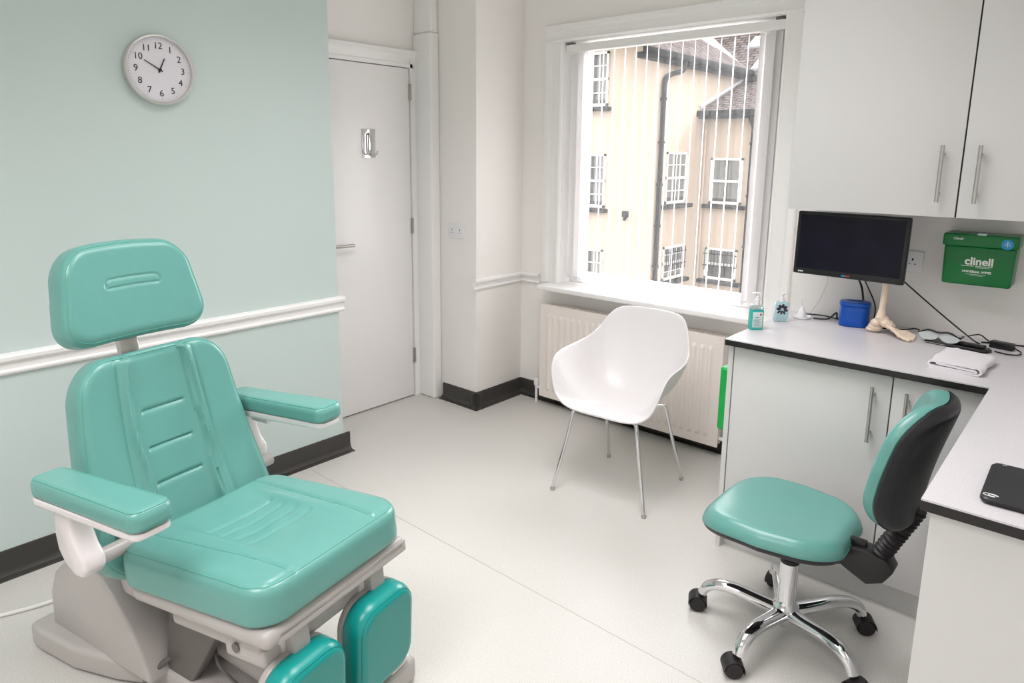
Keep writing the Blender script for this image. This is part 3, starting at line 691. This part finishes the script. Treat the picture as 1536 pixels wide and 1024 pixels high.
for fx, fy in ((-.225, -.27), (.247, -.238), (-.197, .239), (.225, .225)):
    g = G(); tx, ty = (.165 if fx > 0 else -.165), (-.185 if fy < 0 else .12)
    g.tube(cr([(tx * .7, ty * .75, .403), (tx * .93, ty * .97, .405), (tx * 1.02, ty * 1.03, .39), (fx * .4 + tx * .6, fy * .4 + ty * .6, .24), (fx, fy, .012)], 8), .0085, 14)
    lg = g.build('leg', M['chrome'], t)
    g = G(); g.lathe([(0, 0), (.010, 0), (.011, .012), (.009, .018), (0, .018)], 16, T=Tr(fx, fy, 0)); g.build('foot_glide', M['steel'], lg)

# ================================================================== TEAL STOOL
SXc, SYc = -.669, 2.196
t = thing('operator_stool', 'teal vinyl swivel stool with black-shelled backrest on chrome star base', 'stool', (SXc, SYc, 0))
for k in range(5):
    a = math.radians(46 + 72 * k + [2, -1, 0, -1, 0][k]); c_, s_ = math.cos(a), math.sin(a); P = lambda r_, z: (r_ * c_, r_ * s_, z)
    g = G(); pts = cr([P(.02, .10), P(.10, .112), P(.17, .122), (.225 * c_, .225 * s_, .118), P(.262, .098), P(.277, .07)], 6)
    n = len(pts); g.tube(pts, [.028 - .008 * i / n for i in range(n)], 16, flat=.8)
    lg = g.build('base_leg', M['chrome'], t)
    # caster
    ca = a + random.uniform(-.9, .9); T = Tr(.278 * c_, .278 * s_, 0) @ Rot(ca, 'Z') @ Matrix.Scale(1.15, 4)
    cs = G(); cs.cyl((0, 0, .03), (0, 0, .072), .008, T=T)
    for sg in (-1, 1): cs.lathe([(0, -.009), (.022, -.009), (.026, -.005), (.026, .005), (.022, .009), (0, .009)], 24, T=T @ Tr(.012, sg * .0125, .0262) @ Rot(PI / 2, 'X'))
    hood = [(.012 + .0285 * math.cos(math.radians(q)), .0262 + .0285 * math.sin(math.radians(q))) for q in range(-10, 200, 15)]
    hin = [(.012 + .0268 * math.cos(math.radians(q)), .0262 + .0268 * math.sin(math.radians(q))) for q in range(195, -15, -15)]
    cs.prism(hood + hin, -.024, .024, 'y', T=T)
    cs.build('caster', M['rubber'], lg, smooth=40)
g = G(); g.lathe([(0, .055), (.028, .055), (.033, .07), (.042, .085), (.042, .125), (.034, .135), (.029, .145), (.029, .285), (.0, .285)], 32); g.build('column_sleeve', M['chrome'], t)
g = G(); g.lathe([(.012, .284), (.030, .284), (.030, .298), (.02, .302), (.013, .302)], 32); g.build('collar', M['rubber'], t)
g = G(); g.lathe([(0, .28), (.0135, .28), (.0135, .39), (0, .39)], 24); g.build('gas_lift', M['chrome'], t)
g = G(); g.box(-.11, .11, -.07, .07, .383, .402, bev=.004); g.box(.08, .24, -.03, .03, .372, .395, bev=.004); g.build('mechanism', M['black'], t)
SC = (-.03, .0)    # seat centre offset, seat faces -x
def seat_def(x, y, z):
    w = 1 - .18 * max(0, x) / .22 - .05 * max(0, -x) / .22
    return (x + SC[0] - .0 + .012 * (1 - (y / .24) ** 2) * -1, y * w + SC[1], z + .395 + .012 * (y / .23) ** 2 * 0 - .02 * (max(0, -x - .05) / .17) ** 2 + .008 * (abs(y) / .22) ** 3)
g = G(); g.pad(.222, .226, .04, .13, .012, 40, 40, rb=.02, deform=seat_def); g.build('seat_shell', M['black_s'], t)
g = G(); sf = g.pad(.224, .228, .066, .132, .045, 50, 50, rb=.003, z0=.024, deform=seat_def, top=lambda x, y: .006 - .008 * math.exp(-((x - .05) / .1) ** 2 - (y / .1) ** 2)); g.build('seat', M['teal'], t)
# backrest
BC = V((.352, .005, .742)); tilt = math.radians(10)
BT = frame(BC, (0, 1, 0), (math.sin(tilt), 0, math.cos(tilt)), V((0, 1, 0)).cross(V((math.sin(tilt), 0, math.cos(tilt)))) * -1)
BT = frame(BC, (0, -1, 0), (math.sin(tilt), 0, math.cos(tilt)), (-math.cos(tilt), 0, math.sin(tilt)))
def back_def(x, y, z):
    w = 1 - .16 * max(0, y) / .19 - .06 * max(0, -y) / .19
    return (x * w, y, z + .055 * (x / .2) ** 2 - .02 * math.cos(PI * (y + .02) / .36) * -1 + .012 * (y / .19) ** 2)
g = G(); g.pad(.205, .198, .034, .12, .01, 40, 40, rb=.03, deform=lambda x, y, z: back_def(x, y, z - .034), T=BT); g.build('backrest_shell', M['black_s'], t)
g = G(); g.pad(.203, .196, .045, .12, .035, 46, 46, rb=.002, deform=back_def, T=BT); g.build('backrest', M['teal'], t)
# bracket and bellows
g = G(); T = Tr(0, 0, 0)
g.prism([(.13, .375), (.16, .42), (.22, .43), (.285, .42), (.305, .39), (.28, .345), (.235, .322), (.17, .352)], -.035, .035, 'y', bev=.006)
g.box(.17, .22, -.012, .012, .42, .445, bev=.003); g.tube([(.16, -.03, .365), (.125, -.045, .352)], .005, 8); g.build('back_bracket', M['black'], t)
g = G(); n = 60; pts = []; rr = []
for k in range(n + 1):
    s_ = k / n; pts.append((.255 + .085 * s_, 0, .41 + .19 * s_)); rr.append(.026 + .004 * math.sin(s_ * 14 * 2 * PI))
g.tube(pts, rr, 20); g.build('bellows', M['rubber'], t, smooth=60)

# ================================================================== TREATMENT CHAIR
A = math.radians(11)
t = thing('treatment_chair', 'large teal vinyl podiatry treatment chair with grey base', 'treatment chair', (-1.902, .873, 0), A)
# base
bp = [(-.66, -.27), (-.60, -.275), (-.42, -.265), (-.26, -.225), (-.12, -.17), (.30, -.165), (.34, -.25), (.52, -.25), (.52, .268), (.34, .268), (.30, .165), (-.12, .17), (-.26, .225), (-.42, .265), (-.60, .275), (-.66, .27)]
g = G(); g.prism([p for p in bp if p[0] < -.2] if 0 else bp, .006, .085, 'z', bev=.016, seg=4); g.build('base', M['grey_p'], t)
for sg in (-1, 1):
    fin = [(-.60, .07), (-.595, .20), (-.555, .28), (-.49, .335), (-.42, .358), (-.35, .36), (-.29, .345), (-.23, .305), (-.17, .245), (-.125, .18), (-.085, .10), (-.075, .07)]
    g = G(); a_, b_ = (sg * .085, sg * .225) if sg > 0 else (-.225, -.085)
    g.prism(fin, a_, b_, 'y', bev=.012, seg=3); g.build('side_cover', M['grey_p'], t)
g = G(); g.box(-.52, -.05, -.084, .084, .07, .30, bev=.02, seg=3); g.build('inner_cover', M['grey_d'], t)
g = G(); g.cyl((-.10, -.04, .17), (.34, -.04, .13), .05, 28); g.build('motor_tube', M['grey_p'], t)
g = G(); g.prism([(-.10, .07), (.02, .07), (.22, .38), (.10, .40), (-.05, .33)], .02, .09, 'y', bev=.008); g.prism([(-.10, .07), (.02, .07), (.22, .38), (.10, .40), (-.05, .33)], -.16, -.12, 'y', bev=.008); g.build('lift_arm', M['grey_d'], t)
g = G(); g.prism([(.12, .06), (.49, .06), (.49, .10), (.40, .13), (.2, .145)], -.05, .09, 'y', bev=.012, seg=3); g.build('front_cover', M['grey_p'], t)
# foot pedal plates
for sg in (-1, 1):
    g = G(); g.pad(.06, .055, .018, .03, .008, 16, 16, T=Tr(.455, sg * .20, .083)); fp = g.build('foot_pedal', M['grey_l'], t)
    g = G()
    for i in range(4):
        for j in range(3): g.lathe([(0, 0), (.0025, 0), (.0025, .0015), (0, .002)], 8, T=Tr(.425 + i * .02, sg * .20 - .02 + j * .02, .1005))
    g.build('grip_studs', M['grey_d'], fp)
# tilting upper part
ST = Tr(.19, 0, .455) @ Rot(math.radians(-6), 'Y')
g = G(); g.box(-.25, .30, -.262, .262, -.05, -.002, bev=.018, seg=3, T=ST); g.build('seat_tray', M['grey_p'], t)
g = G(); g.box(-.12, .24, -.235, .235, -.10, -.052, bev=.012, seg=3, T=ST); g.box(.10, .25, -.238, .15, -.125, -.075, bev=.012, seg=3, T=ST)
cb = g.build('control_housing', M['grey_p'], t)
g = G(); g.lathe([(0, 0), (.013, 0), (.013, .004), (.008, .006), (0, .006)], 24, T=ST @ Tr(.15, -.238, -.088) @ Rot(PI / 2, 'X')); g.build('round_button', M['grey_d'], t)
g = G(); g.box(.275, .30, -.225, .262, -.05, -.012, bev=.006, seg=3, T=ST); g.build('front_rail', M['grey_p'], t)
for y0 in (-.175, .115):
    g = G(); g.box(.22, .285, y0, y0 + .06, -.12, -.05, bev=.010, T=ST); g.build('leg_rest_hinge', M['grey_p'], t)
# seat cushion
def seat_top(x, y):
    z = 0
    edge = .175 - .015 * (x / .29)
    z += gro(abs(y) - edge, .006, .004) + gro(x - .275, .006, .002) * (1 if abs(y) > .16 else 0)
    if abs(y) < edge: z -= .018 * (1 - (y / edge) ** 2) * math.exp(-((x + .05) / .22) ** 2)
    for k in range(4):
        xx = -.105 + k * .058
        if abs(y) < .115: z += gro(x - xx, .005, .006)
    z += .010 * math.exp(-(((abs(y) - .135) / .018) ** 2)) * math.exp(-((x + .06) / .14) ** 2)
    z += -.012 * max(0, (x - .1) / .19) ** 2
    z += .0022 * math.sin(y * 45 + x * 30) * math.exp(-((x - .02) / .12) ** 2) * math.exp(-((y + .02) / .1) ** 2)
    return z
g = G(); sf = g.pad(.30, .282, .118, .085, .042, 110, 120, rb=.02, top=seat_top, T=ST @ Tr(.01, 0, 0), deform=lambda x, y, z: (x, y * (1 - .05 * (x + .3) / .6), z))
g.build('seat', M['teal'], t)
def seam(pts, name, m, parent, r=.0011, lift=.0004):
    g = G(); g.tube([sf(x, y, lift) for x, y in pts], r, 6); return g.build(name, m, parent)
for sg in (-1, 1):
    seam([(-.29 + .575 * k / 50, sg * (.175 - .015 * ((-.29 + .575 * k / 50) / .29))) for k in range(51)], 'seat_seam', M['teal_s'], t)
def rrect(hx, hy, R, n=10):
    out = []
    for cx, cy, a0 in ((hx - R, hy - R, 0), (-hx + R, hy - R, 90), (-hx + R, -hy + R, 180), (hx - R, -hy + R, 270)):
        for k in range(n + 1):
            a = math.radians(a0 + 90 * k / n); out.append((cx + R * math.cos(a), cy + R * math.sin(a)))
    full = []
    for i in range(len(out)):
        p, q = out[i], out[(i + 1) % len(out)]; m_ = max(1, int(math.hypot(q[0] - p[0], q[1] - p[1]) / .02))
        for k in range(m_): full.append((p[0] + (q[0] - p[0]) * k / m_, p[1] + (q[1] - p[1]) * k / m_))
    return full
def loop_seam(hx, hy, R, ins, name, m, parent, keep=lambda x, y: True):
    g = G(); pts = [p for p in rrect(hx - ins, hy - ins, R - ins)]; g.tube([sf(x, y, .0004) for x, y in pts], .0012, 6, closed=True); return g.build(name, m, parent)
loop_seam(.30, .282, .085, .013, 'edge_seam', M['teal_s'], t)

# backrest cushion
ba = math.radians(16)
Bo = V((-.122, .004, .47))
TB = frame(Bo, (0, 1, 0), (-math.sin(ba), 0, math.cos(ba)), (math.cos(ba), 0, math.sin(ba)))
def bk_def(x, y, z):     # y in -.31..+.31
    s_ = (y + .31) / .62
    w = 1.0 - .25 * max(0, s_ - .15) ** 1.1
    return (x * w, y + .245, z + .012 * (x / .25) ** 2 - .02 * math.sin(PI * s_))
def bk_top(x, y):
    s_ = (y + .31) / .62; e = .155 + .0 * s_; z = gro(abs(x) - e, .006, .004)
    in_ = .125 - .02 * s_
    if abs(x) < in_: z -= .008 + .006 * (1 - (x / in_) ** 2)
    z += .017 * math.exp(-((abs(x) - in_ - .006 + .02 * math.sin(6 * s_)) / .011) ** 2) * (1 if s_ > .12 else s_ / .12)
    for yy in (.135, .02, -.09):
        if abs(x) < .078: z += gro(y - yy, .005, .007)
    if abs(x) < .12: z += gro(y + .235, .006, .004)
    return z
g = G(); sf = g.pad(.300, .32, .105, .115, .034, 110, 120, rb=.03, top=bk_top, deform=bk_def, T=TB @ Tr(0, 0, -.105)); g.build('backrest', M['teal'], t)
for sg in (-1, 1): seam([(sg * .155, -.30 + .60 * k / 50) for k in range(51)], 'backrest_seam', M['teal_s'], t)
loop_seam(.300, .32, .115, .011, 'edge_seam', M['teal_s'], t)
for yy in (.135, .02, -.09): seam([(-.075 + .15 * k / 14, yy) for k in range(15)], 'quilting_seam', M['teal_s'], t, .0009)
g = G(); g.pad(.2, .27, .02, .06, .008, 14, 14, T=TB @ Tr(0, .25, -.135)); g.build('backrest_panel', M['grey_p'], t)

# headrest
Ho = V((-.375, -.012, 1.186)); ha = math.radians(13)
TH = frame(Ho, (0, 1, 0), (-math.sin(ha), 0, math.cos(ha)), (math.cos(ha), 0, math.sin(ha)))
def hd_def(x, y, z): return (x * (1 + .10 * (y / .15) * -1 - .02), y + .02 * (abs(x) / .22) ** 2 * (1 if y > 0 else .5) * -1, z + .018 * (x / .22) ** 2)
def hd_top(x, y):
    dx = max(0, abs(x) - .075); d = abs(math.hypot(dx, y - .02) - .013); return gro(d, .003, .004) + .004 * (1 - (y / .15) ** 2)
g = G(); sf = g.pad(.219, .150, .105, .085, .035, 110, 90, rb=.03, top=hd_top, deform=hd_def, T=TH @ Tr(0, 0, -.05)); g.build('headrest', M['teal'], t)
loop_seam(.219, .150, .085, .012, 'edge_seam', M['teal_s'], t)
g = G(); g.tube([sf(x, y, .0003) for x, y in ([(-.075 + .15 * k / 12, .033) for k in range(13)] + [(.075 + .013 * math.sin(PI * k / 8), .02 + .013 * math.cos(PI * k / 8)) for k in range(1, 9)] + [(.075 - .15 * k / 12, .007) for k in range(1, 13)] + [(-.075 - .013 * math.sin(PI * k / 8), .02 - .013 * math.cos(PI * k / 8)) for k in range(1, 8)])], .0009, 6, closed=True)
g.build('quilting_seam', M['teal_s'], t)
g = G(); g.prism([(-.03, -.01), (.03, -.01), (.03, .012), (-.03, .012)], -.03, .25, 'z', bev=.003, T=Tr(-.34, -.022, .90) @ Rot(math.radians(-14), 'Y') @ Rot(PI / 2, 'Z')); g.build('headrest_post', M['steel'], t)

# armrests
for sg, dx, ay in ((-1, 0, .358), (1, -.13, .345)):
    ar = G(); AT = Tr(.015 + dx, sg * ay, .705) @ Rot(math.radians(-4), 'Y')
    sf = ar.pad(.246, .052, .052, .032, .02, 50, 24, rb=.01, T=AT @ Tr(0, 0, .022), deform=lambda x, y, z: (x, y * (1 + .08 * x / .26), z)); ar = ar.build('armrest_pad', M['teal'], t)
    loop_seam(.246, .052, .032, .008, 'armrest_seam', M['teal_s'], ar)
    g = G(); g.pad(.24, .05, .021, .03, .003, 30, 14, rb=.006, T=AT); g.build('armrest_plate', M['grey_l'], t)
    sup = [(-.135, .69), (-.145, .66), (-.15, .61), (-.142, .565), (-.115, .53), (-.07, .507), (-.035, .51), (-.015, .535), (-.02, .565), (-.045, .59), (-.062, .62), (-.07, .66), (-.068, .69)]
    g = G(); ox = -.01 if sg < 0 else -.10
    g.prism([(x + ox - (.11 if sg > 0 else 0), z + .008) for x, z in sup], sg * ay - .03, sg * ay + .03, 'y', bev=.012, seg=3)
    g.box(-.15 + ox, -.07 + ox, sg * ay - .02, sg * ay + .02, .672, .70, bev=.004); g.build('armrest_support', M['grey_l'], t)
    g = G(); g.cyl((-.075 + (ox if sg > 0 else 0), sg * .335, .54), (-.075 + (ox if sg > 0 else 0), sg * .24, .54), .021, 20); g.build('pivot', M['grey_p'], t)
    g = G(); g.cyl((-.225 + dx, sg * ay, .72), (-.225 + dx, sg * ay, .757), .008, 12); g.build('screw_cap', M['grey_d'], t)
for y0 in (-.235,):
    g = G(); g.prism([(-.14, .36), (-.07, .36), (-.08, .5), (-.15, .6), (-.2, .6), (-.18, .45)], y0, y0 + .02, 'y', bev=.004); g.build('hinge_plate', M['grey_p'], t)

# leg rests
for cy_, cz_, cx_ in ((.124, .243, .455), (-.156, .238, .455)):
    LT = frame((cx_, cy_, cz_), (0, 1, 0), (math.sin(math.radians(2)), 0, math.cos(math.radians(2))), (math.cos(math.radians(2)), 0, -math.sin(math.radians(2))))
    g = G(); sf = g.pad(.118, .138, .065, .075, .028, 50, 50, rb=.004, T=LT @ Tr(0, 0, .012), top=lambda x, y: .006); lp = g.build('leg_rest', M['teal_d'], t)
    loop_seam(.118, .138, .075, .010, 'edge_seam', M['teal_ds'], lp)
    g = G(); g.pad(.117, .137, .024, .075, .004, 30, 30, rb=.012, T=LT @ Tr(0, 0, -.014)); g.build('leg_rest_plate', M['grey_p'], t)
    g = G(); g.box(.39, .455, cy_ - .03, cy_ + .03, .36, .43, bev=.01); g.build('leg_rest_arm', M['grey_l'], t)
g = G(); g.tube(cr([(-.12, -.24, .02), (-.1, -.2, .09), (-.05, -.12, .14), (.03, -.06, .2), (.1, -.1, .30), (.12, -.15, .36)], 8), .009, 10)
g.tube(cr([(.03, -.12, .12), (.06, -.1, .19), (.13, -.14, .17), (.2, -.12, .11)], 8), .004, 8); g.build('power_lead', M['cable_g'], t)

# ================================================================== OUTSIDE
b = thing('neighbouring_building', 'peach rendered building with sash windows seen through the blind', 'building')
g = G(); g.prism([(-16, -4), (-8.5, -4), (-8.5, 3.86), (-12, 6.0), (-16, 6.0)], 15, 19.9, 'y'); g.build('rendered_wall', M['peach'], b, smooth=0)
g = G(); g.box(-8.5, 0, 17.44, 21, -4, 2.72); g.build('rendered_wall', M['peach'], b, smooth=0)
g = G(); g.box(-16, -2, 19.9, 20.2, 2.5, 3.6); g.build('rendered_wall', M['peach'], b, smooth=0)
def roof(name, o, xa, ya, w, h, th=.06):
    xa, ya = V(xa).normalized(), V(ya).normalized(); zz = xa.cross(ya); g = G(); g.box(0, w, 0, h, -th, 0)
    r = g.build(name, M['tiles'], b, smooth=0); r.matrix_local = frame(o, xa, ya, zz); return r
# left wing roof rises away to the left
roof('tiled_roof', (-8.25, 14.0, 3.96), (0, 1, 0), (-1, 0, .62), 5.9, 5)
# rear roof rises to the back
g = G(); a_ = math.atan(.62)
def quadroof(name, pts, m=M['tiles']):
    o = V(pts[0]); xa = (V(pts[1]) - o).normalized(); n_ = xa.cross(V(pts[-1]) - o).normalized(); ya = n_.cross(xa); F_ = frame(o, xa, ya, n_); inv = F_.inverted()
    vs = [inv @ V(p) for p in pts]; g = G(); g.add(vs + [v - V((0, 0, .06)) for v in vs], [tuple(range(len(vs))), tuple(range(2 * len(vs) - 1, len(vs) - 1, -1))] + [(i, i + len(vs), (i + 1) % len(vs) + len(vs), (i + 1) % len(vs)) for i in range(len(vs))])
    r = g.build(name, m, b, smooth=0); r.matrix_local = F_; return r
quadroof('tiled_roof', [(-8.4, 19.75, 3.78), (-2, 19.75, 3.78), (-2, 25, 7.2), (-13.6, 25, 7.2)])
quadroof('tiled_roof', [(-8.48, 17.1, 2.76), (-2, 17.1, 2.76), (-2, 19.9, 3.75), (-8.48, 19.9, 3.75)])
g = G(); g.tube([(-8.35, 19.8, 3.85), (-11.0, 22.45, 5.52)], .07, 8); g.build('valley_flashing', M['lead'], b)
for x0, y0, w_ in ((-8.2, 20.4, .5), (-7.6, 21.4, .5), (-8.9, 21.6, .45)):
    z0 = 3.78 + (y0 - 19.75) * .651; g = G(); n_ = V((0, -.545, .838)); ya = V((0, .838, .545))
    g.box(-w_ / 2, w_ / 2, -.35, .35, 0, .07, T=frame(V((x0, y0, z0)) + n_ * .01, (1, 0, 0), ya, n_)); g.build('roof_window', M['skylight'], b)
g = G(); g.box(-8.55, -2, 19.6, 19.75, 3.66, 3.82); g.build('gutter', M['iron'], b)
g = G(); g.box(-8.32, -8.18, 13.9, 19.8, 3.82, 3.98, bev=.03); g.box(-8.48, -8.30, 13.9, 19.8, 3.74, 3.86); g.build('gutter', M['iron'], b)
g = G(); g.box(-8.55, -2, 17.0, 17.14, 2.6, 2.76, bev=.03); g.box(-8.5, -2, 17.12, 17.44, 2.56, 2.64); g.build('gutter', M['iron'], b)
g = G(); g.tube([(-8.5, 17.15, 2.85), (-8.47, 19.8, 3.80)], .05, 8); g.build('verge_flashing', M['lead'], b)
g = G(); px_ = -8.42
g.tube(cr([(-8.25, 15.75, 3.85), (-8.28, 15.72, 3.62), (-8.40, 15.35, 3.50), (px_, 15.15, 3.35), (px_, 15.12, 3.0)], 5) + [V((px_, 15.12, 0)), V((px_, 15.12, -3.9))], .06, 12)
for z in (2.9, 1.9, .9, -.1, -1.1): g.tube([(px_, 15.12, z), (px_, 15.12, z + .06)], .08, 12)
g.build('drainpipe', M['iron'], b)
g = G(); g.tube(cr([(-7.12, 17.1, 2.6), (-7.12, 17.2, 2.45), (-7.13, 17.36, 2.3), (-7.13, 17.36, 2.0)], 4) + [V((-7.13, 17.36, -3.9))], .05, 12)
for z in (1.9, .6, -.7): g.tube([(-7.13, 17.36, z), (-7.13, 17.36, z + .06)], .07, 12)
g.build('drainpipe', M['iron'], b)
g = G(); g.tube([(-8.4, 17.38, 2.3), (-8.4, 17.38, -3.9)], .03, 8); g.build('waste_pipe', M['peach'], b)
def sash(T, w, h, cols, rows, sill_w, depth=.1, curtain=True, bars=False):
    """T maps local x right, y up, z outward; origin at window bottom centre"""
    g = G(); hw = w / 2; wt = .055
    g.box(-hw, -hw + wt, 0, h, -.02, .03, T=T); g.box(hw - wt, hw, 0, h, -.02, .03, T=T); g.box(-hw, hw, 0, wt * 1.2, -.02, .03, T=T); g.box(-hw, hw, h - wt, h, -.02, .03, T=T); g.box(-hw, hw, h * .5 - .03, h * .5 + .03, -.01, .04, T=T)
    for c in range(1, cols): x = -hw + w * c / cols; g.box(x - .013, x + .013, 0, h, -.01, .025, T=T)
    for r in range(1, rows):
        if r * 2 != rows: y = h * r / rows; g.box(-hw, hw, y - .012, y + .012, -.01, .022, T=T)
    f = g.build('sash_window', M['sash'], b, smooth=0)
    g = G(); g.box(-hw + .02, hw - .02, .02, h - .02, -.012, -.008, T=T); g.build('glazing', M['darkroom'], f, smooth=0)
    if curtain:
        g = G(); vs = []; n = 30
        for k in range(n + 1):
            x = -hw + .07 + (w - .14) * k / n
            vs += [(x, h * .12 if curtain != 'half' else h * .5, -.004 + .004 * math.sin(k * 1.9)), (x, h - .05, -.004 + .004 * math.sin(k * 1.9))]
        g.add(vs, [(2 * k, 2 * k + 2, 2 * k + 3, 2 * k + 1) for k in range(n) if curtain == 'half' or not (n * .42 < k < n * .55)], T); g.build('curtain', M['curtain'], f)
    g = G(); g.box(-sill_w / 2, sill_w / 2, -.12, -.02, -.02, .16, bev=.015, T=T); g.build('sill', M['sillstone'], f)
    
    if bars:
        g = G()
        for k in range(10): x = -hw + .03 + (w - .06) * k / 9; g.tube([T @ V((x, .25, .1)), T @ V((x, h - .05, .1))], .012, 6)
        for y in (h * .45, h - .15): g.tube([T @ V((-hw - .02, y, .1)), T @ V((hw + .02, y, .1))], .014, 6)
        g.build('window_bars', M['iron'], f)
    return f
LW = lambda x, z: frame((x, 14.99, z), (1, 0, 0), (0, 0, 1), (0, -1, 0))
MW = lambda y, z: frame((-8.49, y, z), (0, 1, 0), (0, 0, 1), (1, 0, 0))
BW = lambda x, z: frame((x, 17.43, z), (1, 0, 0), (0, 0, 1), (0, -1, 0))
for z, h_ in ((2.82, 1.3), (.3, 1.35), (-2.2, 1.42)): sash(LW(-10.28, z), .78, h_, 3, 4, .98)
sash(MW(16.05, .44), 1.05, 1.27, 3, 4, 1.4); sash(MW(16.1, -1.5), 1.05, .86 + .0, 3, 4, 1.4, bars=True)
sash(BW(-7.78, .39), .88, 1.18, 2, 2, 1.15); sash(BW(-7.78, -1.62), .88, .84, 2, 2, 1.2, curtain='half', bars=True)
g = G(); g.box(-9.32, -9.16, 14.9, 14.995, .1, .26, bev=.02); g.tube([(-9.2, 14.9, .12), (-9.17, 14.8, .06)], .04, 10); g.build('floodlight', M['iron'], b)

# ================================================================== LIGHT
w = bpy.data.worlds.new('overcast'); S.world = w; w.use_nodes = True; nt = w.node_tree; bg = nt.nodes['Background']
sk = nt.nodes.new('ShaderNodeTexCoord'); gr = nt.nodes.new('ShaderNodeValToRGB'); sp = nt.nodes.new('ShaderNodeSeparateXYZ')
nt.links.new(sk.outputs['Generated'], sp.inputs[0]); ma = nt.nodes.new('ShaderNodeMath'); ma.operation = 'MULTIPLY_ADD'; ma.inputs[1].default_value = .5; ma.inputs[2].default_value = .5; nt.links.new(sp.outputs['Z'], ma.inputs[0]); nt.links.new(ma.outputs[0], gr.inputs[0]); nt.links.new(gr.outputs[0], bg.inputs[0])
gr.color_ramp.elements[0].position = .48; gr.color_ramp.elements[0].color = (.26, .25, .24, 1); gr.color_ramp.elements[1].position = .51; gr.color_ramp.elements[1].color = (.96, .98, 1, 1)
bg.inputs[1].default_value = 3.3
def area(name, loc, size, power, col=(1, 1, 1), rot=(0, 0, 0), portal=False, spread=180):
    l = bpy.data.lights.new(name, 'AREA'); l.shape = 'RECTANGLE'; l.size, l.size_y = size; l.energy = power; l.color = col; l.spread = math.radians(spread)
    if portal: l.cycles.is_portal = True
    o = bpy.data.objects.new(name, l); C.objects.link(o); o.location = loc; o.rotation_euler = rot; return o
area('window_portal', (-2.0, 3.72, 1.55), (1.05, 1.36), 1, rot=(-PI / 2, 0, 0), portal=True)
area('ceiling_fill', (-1.3, 1.6, CZ - .03), (1.2, 1.2), 19, (1, .968, .985), spread=127)  # unseen area light without a fixture, added to fill the room from above
area('ceiling_fill', (-1.1, -.7, CZ - .03), (1.2, 1.2), 25, (1, .968, .985), spread=127)  # second unseen fill, set behind the camera to brighten faces toward it
sl_ = bpy.data.lights.new('hazy_sun', 'SUN'); sl_.energy = 9; sl_.angle = math.radians(45); so = bpy.data.objects.new('hazy_sun', sl_); C.objects.link(so)
so.rotation_euler = V((-.27, -1, -.52)).to_track_quat('-Z', 'Y').to_euler()
S.view_settings.view_transform = 'Standard'; S.view_settings.look = 'None'; S.view_settings.exposure = .72; S.view_settings.gamma = 1
S.view_settings.use_curve_mapping = False
try:
    S.cycles.use_denoising = True; S.cycles.max_bounces = 10; S.cycles.diffuse_bounces = 6; S.cycles.transparent_max_bounces = 16
except Exception: pass
